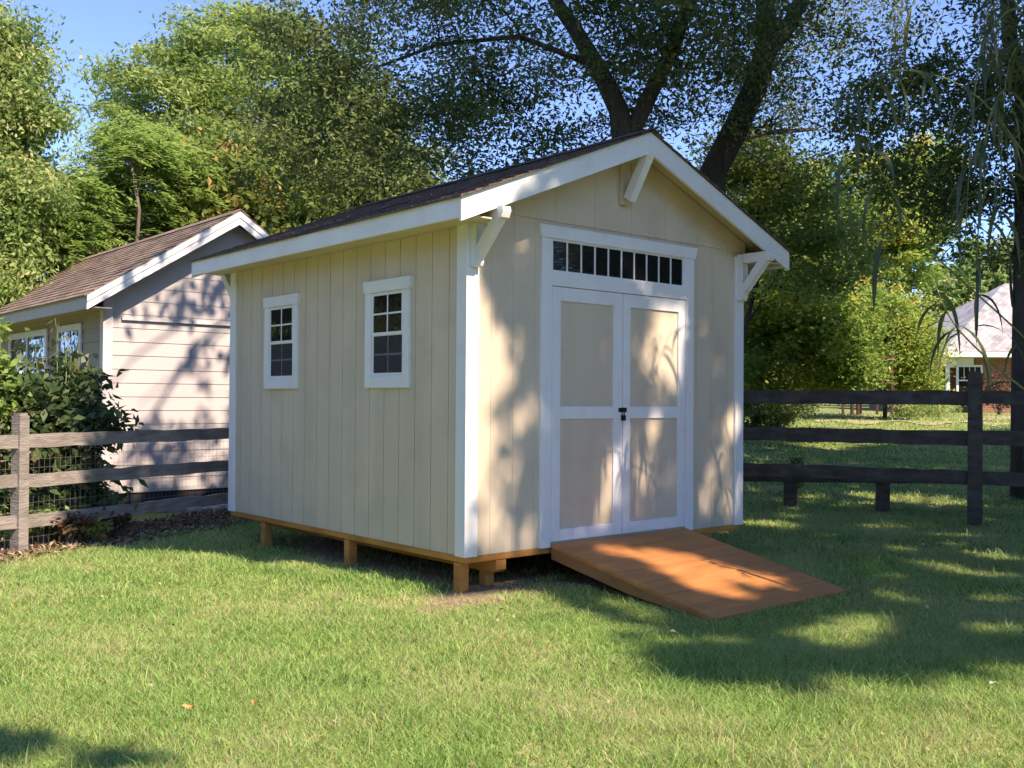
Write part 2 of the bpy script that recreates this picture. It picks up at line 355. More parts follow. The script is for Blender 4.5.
for a, b in ((-E+.023, -.013), (W+.013, W+E-.023)):
    mb = MB(); mb.box((a, -O+.024, 2.27), (b, L+O-.024, 2.28)); mb.build('soffit', M['beige'], roof)
# brackets under the rakes
def bracket(x, zt, leg, sy=-1, y=-.02):
    mb = MB(); w2 = .036
    def Q(yy, z): return (x-w2, y+sy*yy, z)
    mb.prism([Q(.0, zt), Q(.06, zt), Q(.06, zt-leg+.03), Q(.052, zt-leg+.008), Q(.03, zt-leg), Q(.008, zt-leg+.008), Q(0, zt-leg+.03)], (2*w2, 0, 0))
    mb.prism([Q(.061, zt), Q(.335, zt), Q(.345, zt-.03), Q(.325, zt-.075), Q(.061, zt-.075)], (2*w2, 0, 0))
    mb.prism([(x-w2+.004, y+sy*.061, zt-leg+.14), (x-w2+.004, y+sy*.061, zt-leg+.05), (x-w2+.004, y+sy*.30, zt-.076), (x-w2+.004, y+sy*.215, zt-.076)], (2*w2-.008, 0, 0))
    mb.build('bracket', M['white'], shed, bevel=.003)
for sy, y in ((-1, -.02), (1, L+.02)):
    bracket(.045, ztop(.045)-.165, .375, sy, y); bracket(W-.045, ztop(.045)-.165, .40, sy, y)
mb = MB(); zb = ZA-.15     # peak bracket: tan cleat with a white strut
mb.box((W/2-.045, -.045, 2.60), (W/2+.045, -.0165, zb-.02), 1)
a = Vector((W/2, -.085, 2.635)); b = Vector((W/2, -.285, zb-.0)); mb.beam(a, b, .07, .075, (0, 1, 0))
mb.box((W/2-.03, -.30, zb-.05), (W/2+.03, -.05, zb-.005), 1)
mb.build('bracket', [M['white'], M['beige']], shed)
# floor frame, skids, posts
mb = MB(); mb.box((.0, .0, -.046), (W, L, -.002)); mb.box((.012, .012, -.05), (W-.012, L-.012, -.0455)); mb.build('floor_frame', M['wood'], shed, bevel=.003)
for x in (.32, 2.60):
    mb = MB(); mb.prism([(x-.045, .0, -.051), (x-.045, .0, -.12), (x-.045, .035, -.14), (x-.045, L-.02, -.14), (x-.045, L-.02, -.051)], (.09, 0, 0)); mb.build('skid', M['wood'], shed, bevel=.002)
for (x, y) in ((.045, .10), (.045, 1.55), (.045, 3.0), (.32, .16), (2.6, .12), (2.6, 1.7), (2.6, 3.3), (3.0, 1.55), (3.0, 3.0), (1.5, .2), (1.5, 3.3)):
    mb = MB(); mb.box((x-.038, y-.038, float(gz(x, y))-.05), (x+.038, y+.038, -.051 if abs(x-.32) > .1 and abs(x-2.6) > .1 else -.141)); mb.build('post', M['wood'], shed, bevel=.003)
# side windows
def side_window(y0, y1, z0, z1):
    xf = 0.0
    mb = MB(); t = .024; cw = .078
    mb.box((-t, y0, z0), (xf, y0+cw, z1-.088)); mb.box((-t, y1-cw, z0), (xf, y1, z1-.088)); mb.box((-t, y0+cw, z0), (xf, y1-cw, z0+.088))
    mb.prism([(xf, y0-.008, z1-.0875), (xf, y1+.008, z1-.0875), (xf, y1+.024, z1), (xf, y0-.022, z1)], (-t-.006, 0, 0))
    win = mb.build('window', M['white'], shed, bevel=.002)
    a0, a1, b0, b1 = y0+cw, y1-cw, z0+.088, z1-.0885; zm = (b0+b1)/2
    mb = MB(); f = .026
    for (c0, c1, x) in ((zm-.012, b1, -.016), (b0, zm+.012, -.009)):
        mb.box((x, a0+.001, c0), (-.001, a0+f, c1-.001)); mb.box((x, a1-f, c0), (-.001, a1-.001, c1-.001)); mb.box((x, a0+f, c0+.001), (-.001, a1-f, c0+f)); mb.box((x, a0+f, c1-f), (-.001, a1-f, c1-.001))
        mb.box((x+.003, (a0+a1)/2-.007, c0+f), (x+.006, (a0+a1)/2+.007, c1-f)); mb.box((x+.0025, a0+f, (c0+c1)/2-.007), (x+.0055, a1-f, (c0+c1)/2+.007))
    mb.build('sash', M['white'], win)
    mb = MB(); mb.box((-.0078, a0+f*.5, b0+f*.6), (-.0070, a1-f*.5, zm-.012)); mb.build('insect_screen', M['screen'], win)
    mb = MB(); mb.box((-.0045, a0+f-.003, b0+f-.003), (-.0015, a1-f+.003, zm-.01)); mb.box((-.0095, a0+f-.003, zm+.01), (-.0065, a1-f+.003, b1-f+.003)); mb.build('pane', M['glass'], win)
side_window(.664, 1.258, 1.157, 1.976)
side_window(2.345, 2.950, 1.157, 1.976)
# transom and door casing on the front
mb = MB(); t = -.024
mb.box((.672, t, -.002), (.772, .002, 2.262)); mb.box((2.286, t, -.002), (2.386, .002, 2.262))
mb.box((.7725, t, 1.914), (2.2855, .002, 2.018))
mb.prism([(.662, 0.002, 2.2625), (2.396, 0.002, 2.2625), (2.42, 0.002, 2.352), (.638, 0.002, 2.352)], (0, -.034, 0))
tr = mb.build('door_casing', M['white'], shed, bevel=.002)
mb = MB()
mb.box((.773, -.016, 2.0185), (.785, .001, 2.262)); mb.box((2.248, -.016, 2.0185), (2.285, .001, 2.262)); mb.box((.7855, -.016, 2.0185), (2.2475, .001, 2.03)); mb.box((.7855, -.016, 2.245), (2.2475, .001, 2.262))
for k in range(1, 10):
    x = .7855+(2.2475-.7855)*k/10; mb.box((x-.007, -.013, 2.0305), (x+.007, .0, 2.2445))
tw = mb.build('transom_window', M['white'], shed)
mb = MB(); mb.box((.787, -.008, 2.031), (2.246, -.001, 2.244)); mb.build('pane', M['glass'], tw)
# doors
for k, (x0, x1) in enumerate(((.777, 1.527), (1.533, 2.283))):
    mb = MB(); y0, y1 = -.020, .001; s0, s1 = (.088, .088); z0, z1 = .037, 1.908
    if k == 0: s1 = .098
    else: s0 = .084
    mb.box((x0, y0, z0), (x0+s0, y1, z1)); mb.box((x1-s1, y0, z0), (x1, y1, z1))
    for a, b in ((z0, .125), (.934, 1.028), (1.806, z1)): mb.box((x0+s0+.0005, y0+.0008, a), (x1-s1-.0005, y1, b))
    dr = mb.build('door', M['white'], shed, bevel=.0025)
    for a, b in ((.1255, .9335), (1.0285, 1.8055)):
        mb = MB(); mb.box((x0+s0+.001, -.006, a), (x1-s1-.001, .0015, b)); mb.build('door_panel', M['beige'], dr)
    if k == 1:
        mb = MB(); mb.box((1.482, -.026, .984), (1.572, -.0205, 1.018)); mb.box((1.520, -.034, .992), (1.532, -.0255, 1.008))
        la = mb.build('latch', M['black'], dr, bevel=.001)
        mb = MB(); mb.box((1.506, -.046, .918), (1.540, -.027, .960)); mb.tube([(1.513, -.036, .958), (1.514, -.037, .985), (1.523, -.037, .997), (1.532, -.037, .985), (1.533, -.036, .958)], [.0035]*5, 6)
        mb.build('padlock', M['black'], dr, bevel=.003)
# ramp
RX0, RX1, RY, RZ = .768, 2.276, -1.52, -.268
rp = thing('ramp', ((RX0+RX1)/2, -.7, -.27), 'orange brown stained plywood ramp sloping from the shed doors to the grass', 'ramp')
def rz(y): return .030 + (RZ-.030)*(y/RY)
mb = MB(); n = 7
for k in range(n):
    ya = -.026 - (-RY-.026)*k/n - .003; yb = -.026 - (-RY-.026)*(k+1)/n + .003
    mb.prism([(RX0, ya, rz(ya)), (RX0, yb, rz(yb)), (RX0, yb, rz(yb)-.022), (RX0, ya, rz(ya)-.022)], (RX1-RX0, 0, 0))
mb.build('deck', M['stain'], rp, bevel=.002)
for x in (RX0+.004, (RX0+RX1)/2, RX1-.042):
    mb = MB(); mb.prism([(x, -.03, rz(-.03)-.0235), (x, RY+.03, rz(RY+.03)-.0235), (x, RY+.03, rz(RY+.03)-.04), (x, -.8, max(rz(-.8)-.10, -.28)), (x, -.03, rz(-.03)-.11)], (.038, 0, 0)); mb.build('stringer', M['stain_dark'], rp)

# ------------------------------------------------------------------ grey outbuilding at the left
GX0, GW, GY0, GL = -.14, 3.13, 6.84, 6.0; GO = .30; GZB = -.08
GA, GE = 3.45, 2.25; GSL = (GA-GE)/(GW/2+GO)
def gtop(x): return GE + GSL*(min(x-GX0, GX0+GW-x)+GO)
gar = thing('grey_outbuilding', (GX0+GW/2, GY0+GL/2, -.27), 'grey lap sided outbuilding with brown shingle roof beyond the left fence', 'outbuilding')
mb = MB(); zc = 2.42
mb.prism([(GX0+.012, GY0+.012, GZB), (GX0+GW-.012, GY0+.012, GZB), (GX0+GW-.012, GY0+.012, zc), (GX0+GW/2, GY0+.012, gtop(GX0+GW/2)-.06), (GX0+.012, GY0+.012, zc)], (0, GL-.024, 0), 0)
c = .166; z = GZB
while z < 3.35:
    z1 = min(z+c, 3.4)
    if z > 1.92 and z < 2.0: pass
    # clip the course to the gable
    hw = GW/2 if z1 < zc else max(0.02, GW/2 - (z1-gtop(GX0)+.02)/GSL)
    hw = min(hw, GW/2)
    x0, x1 = GX0+GW/2-hw, GX0+GW/2+hw
    for x, y, dx, dy in ((x0, GY0+.011, x1-x0, 0),):
        mb.prism([(x0, y, z), (x0, y-.011, z), (x0, y-.004, z1), (x0, y, z1)], (dx, 0, 0), 0)
    if z1 < zc:
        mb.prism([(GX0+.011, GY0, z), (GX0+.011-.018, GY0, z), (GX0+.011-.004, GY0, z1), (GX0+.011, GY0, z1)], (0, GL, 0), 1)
    z += c
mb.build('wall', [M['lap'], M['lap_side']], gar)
mb = MB(); mb.box((GX0+.2, GY0-.03, 2.005), (GX0+GW, GY0-.009, 2.05)); mb.box((GX0-.02, GY0-.024, GZB), (GX0+.09, GY0-.006, 2.36)); mb.box((GX0-.022, GY0-.0235, GZB), (GX0-.004, GY0+.09, 2.36)); mb.build('corner_board', mat('outbuilding_trim', (.55, .53, .54), .6, .05), gar)
mb = MB()
for s in (-1, 1):
    xe = GX0-GO-.03 if s < 0 else GX0+GW+GO+.03; xa = GX0+GW/2
    xd = xe+.0525*(-1 if s > 0 else 1)
    mb.prism([(xd, GY0-GO+.0225, gtop(xd)-.03), (xa, GY0-GO+.0225, gtop(xa)-.03), (xa, GY0-GO+.0225, gtop(xa)), (xd, GY0-GO+.0225, gtop(xd))], (0, GL+2*GO-.05, 0), 1)
    n = 18
    for k in range(n):
        a = xe+(xa-xe)*k/n; b = xe+(xa-xe)*(k+1)/n
        for q in range(26):
            ya = GY0-GO-.02+(GL+2*GO+.04)*q/26+.002; yb = GY0-GO-.02+(GL+2*GO+.04)*(q+1)/26-.002; j = random.uniform(0, .005)
            mb.prism([(a, ya, gtop(a)+.001), (b, ya, gtop(b)+.001), (b, ya, gtop(b)+.008), (a, ya, gtop(a)+.016+j)], (0, yb-ya, 0), 0)
xa = GX0+GW/2
mb.prism([(xa-.13, GY0-GO-.02, gtop(xa-.13)+.02), (xa, GY0-GO-.02, GA+.02), (xa+.13, GY0-GO-.02, gtop(xa-.13)+.02), (xa+.13, GY0-GO-.02, gtop(xa-.13)+.03), (xa, GY0-GO-.02, GA+.032), (xa-.13, GY0-GO-.02, gtop(xa-.13)+.03)], (0, GL+2*GO+.04, 0), 0)
groof = mb.build('roof', [M['shingle2'], M['lap_side']], gar)
for s in (-1, 1):
    mb = MB(); xe = GX0-GO if s < 0 else GX0+GW+GO
    mb.prism([(xe, GY0-GO, gtop(xe)-.001), (xa, GY0-GO, gtop(xa)-.001), (xa, GY0-GO, gtop(xa)-.17), (xe, GY0-GO, gtop(xe)-.17)], (0, .022, 0))
    mb.prism([(xe, GY0-GO-.012, gtop(xe)-.0015), (xa, GY0-GO-.012, gtop(xa)-.0015), (xa, GY0-GO-.012, gtop(xa)-.08), (xe, GY0-GO-.012, gtop(xe)-.08)], (0, .0115, 0)); mb.build('rake_board', M['white'], groof)
mb = MB(); mb.box((GX0-GO-.003, GY0-GO+.023, GE-.16), (GX0-GO+.02, GY0+GL+GO, GE-.003)); mb.build('fascia', mat('grey_fascia', (.42, .40, .40), .6, .05), groof)
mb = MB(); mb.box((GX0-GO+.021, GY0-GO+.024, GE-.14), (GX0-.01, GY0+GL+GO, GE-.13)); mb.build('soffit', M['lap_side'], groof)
mb = MB(); mb.box((GX0+.02, GY0+.02, -.30), (GX0+GW-.02, GY0+GL, GZB)); mb.build('foundation', M['dark'], gar)  # solid block, painted as the shade below the siding
for y0, y1, cm in ((7.62, 8.60, None), (9.05, 10.95, 1)):
    mb = MB(); x = GX0-.008
    mb.box((x-.022, y0, .95), (x, y0+.085, 2.0)); mb.box((x-.022, y1-.085, .95), (x, y1, 2.0)); mb.box((x-.022, y0+.0855, 1.915), (x, y1-.0855, 2.0)); mb.box((x-.022, y0+.0855, .95), (x, y1-.0855, 1.03))
    if cm: mb.box((x-.02, (y0+y1)/2-.03, 1.0305), (x-.002, (y0+y1)/2+.03, 1.9145))
    wn = mb.build('window', mat('outbuilding_window_frame', (.62, .60, .58), .5, .05), gar)
    mb = MB(); mb.box((x-.006, y0+.086, 1.031), (x-.001, y1-.086, 1.914)); mb.build('pane', M['glass'], wn)
    mb = MB()
    for k in range(1, 8): yy = y0+.09+(y1-y0-.18)*k/8; mb.box((x-.009, yy-.006, 1.032), (x-.0065, yy+.006, 1.72))
    mb.build('blind', M['curtain'], wn)
mb = MB(); mb.tube([(GX0-.06, GY0+.5, -.25), (GX0-.06, GY0+.5, .85), (GX0-.045, GY0+.5, .9)], [.025]*3, 8); mb.build('vent_pipe', M['white'], gar, smooth=True)

# ------------------------------------------------------------------ fences
def rail_fence(root, a, b, spacing, first, zs, top, pw, rh, rw, m, off=(0, 0), jag=.012, mesh=False):
    a = Vector((*a, 0)); b = Vector((*b, 0)); d = (b-a); Ln = d.length; d.normalize(); nrm = Vector((d.y, -d.x, 0))
    s = first; posts = []
    while s < Ln: posts.append(s); s += spacing
    for s in posts:
        p = a+d*s; g = float(gz(p.x, p.y)); mb = MB(); q = Vector((random.uniform(-.012, .012), random.uniform(-.012, .012), 0))
        mb.beam((p.x, p.y, g-.1), (p.x+q.x, p.y+q.y, top-.012), pw, pw*.9, (d.x, d.y, 0), jag=jag*.5)
        mb.beam((p.x+q.x, p.y+q.y, top-.014), (p.x+q.x, p.y+q.y, top+.012), pw*.8, pw*.72, (d.x, d.y, 0)); mb.build('post', m, root)
    ends = [0]+posts+[Ln]
    for i in range(len(ends)-1):
        for z in zs:
            p = a+d*(ends[i]-.02)+nrm*.0; q = a+d*(ends[i+1]+.02); j0, j1 = random.uniform(-.012, .012), random.uniform(-.012, .012)
            if q.to_2d() == p.to_2d() or (q-p).length < .1: continue
            mb = MB(); mb.beam((p.x, p.y, z+j0), (q.x, q.y, z+j1), rw, rh*random.uniform(.92, 1.08), (0, 0, 1), jag=jag); mb.build('rail', m, root)
    if mesh:
        mb = MB(); z0, z1 = -.22, zs[0]; n = int(Ln/.055)
        o = -nrm*.045
        for k in range(n):
            p = a+d*(k*.055)+o; mb.poly([(p.x-.0011*d.x, p.y-.0011*d.y, z0), (p.x+.0011*d.x, p.y+.0011*d.y, z0), (p.x+.0011*d.x, p.y+.0011*d.y, z1), (p.x-.0011*d.x, p.y-.0011*d.y, z1)], [(0, 1, 2, 3)])
        z = z0
        while z < z1:
            p, q = a+o, b+o; mb.poly([(p.x, p.y, z-.0011), (q.x, q.y, z-.0011), (q.x, q.y, z+.0011), (p.x, p.y, z+.0011)], [(0, 1, 2, 3)]); z += .075
        mb.build('wire_mesh', M['steel'], root)
CX, CY = 3.93, 6.30
A0 = Vector((-1.83, 3.82)); D = Vector((CX, CY))-A0; D.normalize()
P0 = A0 - D*2.75
lf = thing('rail_fence', (A0.x, A0.y, -.27), 'weathered grey split rail fence with wire mesh running behind the shed on the left', 'fence', None)
rail_fence(lf, P0[:], (CX-.1*D.x, CY-.1*D.y), 2.75, .0, (.69, .355, .005), .92, .105, .112, .05, M['fence_grey'], mesh=True)
B0 = Vector((6.84, -.31)); Dr = B0-Vector((CX, CY)); Ln = Dr.length; Dr.normalize(); B1 = B0+Dr*2.9
rfn = thing('rail_fence', (B0.x, B0.y, -.27), 'tall dark rail fence with a thick post standing right of the shed', 'fence', None)
rail_fence(rfn, (CX, CY), B1[:], (Ln)/2.0-.0001, 0.0, (1.135, .70, .265), 1.41, .165, .155, .07, M['fence_dark'], jag=.013)

# ------------------------------------------------------------------ foliage machinery
class Fol:
    def __init__(s): s.p = []; s.r = []
    def add(s, pos, l, wd, droop=0., up=.6, rnd=None, fold=.0):
        """pos (N,3) leaf bases; diamond leaves"""
        N = len(pos)
        if N == 0: return
        l = l*RNG.uniform(.65, 1.3, N)[:, None]; wd = wd*RNG.uniform(.7, 1.25, N)[:, None]
        d = RNG.normal(size=(N, 3)); d[:, 2] = d[:, 2]*.6 - droop; d /= np.linalg.norm(d, axis=1)[:, None]
        n = RNG.normal(size=(N, 3)); n[:, 2] += up; s_ = np.cross(d, n); s_ /= np.linalg.norm(s_, axis=1)[:, None]+1e-9
        nn = np.cross(s_, d)
        a = pos; b = pos + d*l*.45 + s_*wd*.5 + nn*wd*.15; c = pos + d*l - nn*l*.08; e = pos + d*l*.45 - s_*wd*.5 + nn*wd*.15
        s.p.append(np.stack([a, b, c, e], 1)); s.r.append(RNG.random(N) if rnd is None else np.clip(rnd + RNG.normal(0, .14, N), 0, 1))
    def build(s, name, m, parent=None):
        P = np.concatenate(s.p).astype(np.float32); r = np.concatenate(s.r).astype(np.float32); N = len(P)
        org = np.array(world_loc(parent), dtype=np.float32)
        me = bpy.data.meshes.new(name); me.vertices.add(4*N); me.vertices.foreach_set('co', (P-org).reshape(-1))
        me.loops.add(4*N); me.loops.foreach_set('vertex_index', np.arange(4*N, dtype=np.int32))
        me.polygons.add(N); me.polygons.foreach_set('loop_start', np.arange(0, 4*N, 4, dtype=np.int32))
        at = me.attributes.new('rnd', 'FLOAT', 'FACE'); at.data.foreach_set('value', r)
        me.materials.append(m); me.update(calc_edges=True)
        o = bpy.data.objects.new(name, me); C.objects.link(o)
        if parent is not None: o.parent = parent
        return o
def blobpts(c, r, k, shell=.45):
    d = RNG.normal(size=(k, 3)); d /= np.linalg.norm(d, axis=1)[:, None]
    q = RNG.uniform(shell, 1, k)**.6
    lump = 1 + .16*np.sin(3.1*d[:, 0]*2+c[0]) * np.cos(2.7*d[:, 1]*2+c[1]) + .1*np.sin(7*d[:, 2]+c[2])
    return np.array(c) + d*np.array(r)*(q*lump)[:, None]
def clumps(fol, centers, per, spread, l, wd, droop=.1, up=.6, flat=.6, cull=None):
    k = len(centers)
    if k == 0: return
    cr = RNG.random(k)
    cs = spread*RNG.uniform(.6, 1.4, k)
    idx = RNG.integers(0, k, int(k*per))
    off = RNG.normal(size=(len(idx), 3))*cs[idx][:, None]; off[:, 2] *= flat
    pos = centers[idx]+off; rn = cr[idx]
    if cull is not None:
        keep = cull(pos); pos = pos[keep]; rn = rn[keep]
    fol.add(pos, l, wd, droop, up, rn)
def limb(mb, a, b, r0, r1, sag=.15, n=6, rough=.08):
    a = Vector([float(q) for q in a]); b = Vector([float(q) for q in b]); Ld = (b-a).length; pts = []; rad = []
    k = Vector((random.uniform(-1, 1), random.uniform(-1, 1), random.uniform(-.3, 1)))*sag*Ld
    for i in range(n+1):
        t = i/n; pts.append(a.lerp(b, t) + k*math.sin(math.pi*t)*.6 + Vector((random.uniform(-1, 1), random.uniform(-1, 1), random.uniform(-1, 1)))*Ld*.018*(0 < i < n)); rad.append(r0+(r1-r0)*t)
    mb.tube(pts, rad, 6, rough=rough)
def tree(name, label, base, trunkpath, rads, lobes, lm, bm, per, spread, l, wd, nbr=40, droop=.1, up=.6, cat='tree', group=None, flat=.6, cull=None, extra=None, shell=.35, bark_n=10):
    t = thing(name, (*base, float(gz(*base))-.0), label, cat, group)
    tb = MB()
    for path, rr in zip(trunkpath, rads): 
        tb.tube([tuple(map(float, p)) for p in path], rr, bark_n, rough=.07)
    nodes = [(np.array(p), .06) for path in trunkpath for p in path[len(path)//3:]]
    F = Fol(); tg = []
    for (c, r, k) in lobes:
        P = blobpts(c, r, k, shell); clumps(F, P, per, spread, l, wd, droop, up, flat, cull)
        nb = max(2, int(nbr*k/sum(q[2] for q in lobes))); tg += list(P[RNG.choice(len(P), min(nb, len(P)), replace=False)])
    tg.sort(key=lambda q: min(np.linalg.norm(n[0]-q) for n in nodes))
    for q in tg:       # every branch grows from the nearest wood already there, so limbs fork and thin out
        nd, r0 = min(nodes, key=lambda z: np.linalg.norm(z[0]-q) + (1.2 if z[0][2] > q[2]+.4 else 0))
        dist = np.linalg.norm(nd-q); r1 = max(.006, min(r0*.5, .006+.012*dist))
        limb(tb, nd, q, min(r0*.8, .010+.016*dist), r1*.6, .16)
        nodes.append((q, r1)); nodes.append(((nd+q)/2, (r0+r1)*.4))
    if extra: extra(F, tb)
    tb.build('trunk', bm, t, smooth=True); F.build('crown', lm, t)
    return t

LM = {}
LM['dark'] = leafmat('dark_leaves', [(0, (0.068, 0.108, 0.041)), (.45, (0.121, 0.182, 0.061)), (.8, (0.189, 0.257, 0.088)), (1, (0.297, 0.338, 0.121))], .5)
LM['locust'] = leafmat('locust_leaves', [(0, (0.179, 0.267, 0.075)), (.4, (0.284, 0.412, 0.112)), (.75, (0.378, 0.509, 0.150)), (1, (0.525, 0.569, 0.200))], .55)
LM['bright'] = leafmat('bright_leaves', [(0, (0.150, 0.275, 0.075)), (.5, (0.263, 0.425, 0.112)), (1, (0.425, 0.525, 0.175))], .55)
LM['yellow'] = leafmat('yellow_green_leaves', [(0, (0.138, 0.253, 0.057)), (.45, (0.253, 0.391, 0.081)), (.8, (0.414, 0.517, 0.115)), (1, (0.644, 0.575, 0.161))], .5)
LM['left'] = leafmat('pale_green_leaves', [(0, (0.150, 0.250, 0.075)), (.5, (0.275, 0.413, 0.125)), (.85, (0.425, 0.525, 0.200)), (1, (0.575, 0.562, 0.275))], .5)
LM['mixed'] = leafmat('turning_leaves', [(0, (0.132, 0.216, 0.060)), (.55, (0.264, 0.360, 0.084)), (.85, (0.432, 0.432, 0.132)), (1, (0.660, 0.384, 0.156))], .55)
LM['shrub'] = leafmat('shrub_leaves', [(0, (.04, .08, .03)), (.5, (.07, .12, .045)), (.9, (.12, .17, .06)), (1, (.30, .26, .14))], .3, .45, 2.0)
LM['reed'] = leafmat('reed_leaves', [(0, (.05, .085, .05)), (.6, (.085, .13, .07)), (1, (.14, .16, .07))], .35, .45, 1.5)
LM['plume'] = leafmat('reed_plume', [(0, (.22, .24, .17)), (1, (.36, .34, .24))], .4, .7)
LM['far'] = leafmat('far_leaves', [(0, (0.091, 0.143, 0.046)), (.5, (0.169, 0.234, 0.072)), (1, (0.286, 0.338, 0.104))], .5, .6, .15)
LM['red'] = leafmat('reddish_leaves', [(0, (.10, .05, .03)), (.5, (.16, .07, .04)), (1, (.12, .14, .05))], .3, .5, 2)

# --- where crowns may shade: (u, v) is where a leaf's shadow meets the lawn
LIT = [(.31,1.15,.09,.13),(.26,2.19,.12,.10),(.15,.45,.11,.17),(.42,.31,.13,.12),(.26,.85,.06,.13),(1.76,1.61,.26,.34),(1.64,1.07,.09,.21),(1.27,.52,.14,.22),(1.68,.71,.10,.26),(2.68,.89,.12,.15),(2.52,.57,.12,.18),(2.85,.36,.11,.13),(1.42,2.09,.16,.09),(.03,1.7,.05,.14),(1.93,.63,.09,.13),
       (1.33,-2.17,.31,.24),(3.67,-1.5,.21,.39),(.87,-2.29,.23,.26),(2.29,-1.87,.14,.2),(4.81,1.31,.25,.6),(-.05,-.23,.3,.22),(1.66,-2.77,.2,.18),(.46,-.92,.17,.22),(4.59,-1.57,.18,.32),(.22,-1.77,.22,.14),(.62,-3.36,.22,.2),(8.93,1.69,.45,.65),
       (-.01,8.56,.35,.3),(.72,8.81,.42,.14),(.18,8.02,.18,.24),(.61,8.07,.22,.3),(1.14,8.02,.17,.3),(1.0,7.45,.4,.1),(1.06,8.65,.2,.1),(.37,8.46,.16,.24),(-.2,7.9,.2,.8),
       (1.3,-.55,.36,.36),(1.2,-1.0,.28,.32),(1.6,-.95,.28,.26),(1.08,.0,.12,.12),(-.2,5.0,.35,.5),(.2,4.2,.15,.4),(.0,2.6,.2,.3)]
HALF = [(.3,.8,.35,.9),(2.6,.7,.4,.6),(1.3,.7,.35,.5),(1.0,-.2,.5,.6),(1.2,-1.6,1.0,.5)]
def shade_keep(pos, edge=0.0):
    h = pos[:, 2]+.27; u = pos[:, 0]-.1*h; v = pos[:, 1]+.896*h
    wu = u + .12*np.sin(3.1*v+1.0) + .07*np.sin(7.3*v+2*u) + .05*np.sin(17*v+9*u); wv = v + .14*np.sin(3.7*u+.5) + .12*np.sin(8.1*u+v) + .09*np.sin(16*u+5*v)
    ub = np.interp(v, [-2.5, -2.2, -1.5, -.7, -.05, .1, 2.6, 3.0, 3.4, 5.6, 6.3, 6.9, 9.5], [-.55, -.5, -.05, .22, .44, .05, .05, -.7, -1.3, -1.3, -.9, -.4, -.4])
    vb = np.interp(u, [-.6, -.3, .15, .6, 1.2, 3, 6, 12], [-2.45, -2.6, -2.75, -3.1, -3.6, -4.6, -6, -9])
    keep = (wu > ub) & (wv > vb)
    for (a, b, ra, rb) in LIT:
        q = ((wu-a)*.5+(u-a)*.5)**2/(ra*1.08)**2 + ((wv-b)*.5+(v-b)*.5)**2/(rb*1.08)**2
        keep &= RNG.random(len(u)) < np.clip((q-.75)/1.1, 0, 1)
    for (a, b, ra, rb) in HALF:
        q = (u-a)**2/ra**2 + (v-b)**2/rb**2
        keep &= (q > 1) | (RNG.random(len(u)) < .55)
    front = (v > -.1) & (v < 2.4) & (u > 0) & (u < 3.1); keep &= ~front | (RNG.random(len(u)) < .62+.3*np.sin(5.3*u+2*np.sin(3.1*v))*np.sin(4.1*v+1))
    gab = (v > 6.9) & (u < 3.2); keep &= ~gab | (RNG.random(len(u)) < .16)
    lw = (v < -.3) | (u > 3.4); keep &= ~(lw & (np.sin(4.3*u+1.7*np.sin(2.9*v))*np.sin(3.7*v+1.3*np.sin(3.3*u)) > .58))
    keep &= ~(lw & (np.sin(11*u+3*np.sin(7*v))*np.sin(9*v+2.3*np.sin(8*u)) > .72))
    edge_ = lw & ((wu-ub < .35) | (wv-vb < .30)); keep &= ~edge_ | (RNG.random(len(u)) < .45+.5*np.sin(9*u+4*v)*np.sin(7*v-5*u))
    return keep
def shade_region_any(pos):     # crowns that stand elsewhere may still drop a shadow in front of the shed: leave those sunlit areas sunlit
    h = pos[:, 2]+.27; u = pos[:, 0]-.1*h; v = pos[:, 1]+.896*h
    front = (u < 14) & (v < 9.5) & (u > -8)
    return ~front | shade_keep(pos)
def shadow_leaves(F, u0, u1, v0, v1, h0, h1, n, l=.15, wd=.10, clumpn=9, sp=.16):
    k = int(n/clumpn); u = RNG.uniform(u0, u1, k); v = RNG.uniform(v0, v1, k); h = RNG.uniform(h0, h1, k)
    cen = np.stack([u+.1*h, v-.896*h, h-.27], 1)
    clumps(F, cen, clumpn, sp, l, wd, .1, 1.0, .6, shade_keep)
    return cen

# --- the two dark trees behind the shed
def crownA(F, tb):
    # its wide crown reaches forward over the shed and shades the roof and the outbuilding
    cen = shadow_leaves(F, -1.7, 5.5, 2.6, 9.6, 6.6, 9.0, 70000)
    for q in cen[RNG.choice(len(cen), 26)]: limb(tb, (5.2, 4.3, 8.2), q, .05, .008, .1)
    limb(tb, (5.6, 6.0, 8.6), (5.2, 4.3, 8.2), .07, .05)
T1 = [(7.18, 5.19, -.4), (7.18, 5.19, 1.09), (7.14, 5.17, 3.55), (7.11, 5.17, 4.93), (6.99, 5.25, 5.54), (6.77, 5.43, 6.15), (6.47, 5.67, 6.77), (6.23, 5.87, 7.22), (5.6, 6.0, 8.6), (5.2, 6.0, 10)]
T1b = [(7.13, 5.15, 4.9), (7.2, 5.08, 5.3), (7.36, 4.93, 5.78), (7.61, 4.71, 6.47), (7.81, 4.52, 7.24), (7.86, 4.47, 8.2), (8.0, 4.2, 10)]
T1c = [(6.75, 5.45, 6.2), (5.9, 6.3, 6.7), (5.0, 7.2, 6.6), (4.2, 8.0, 6.2), (3.6, 8.6, 5.9)]
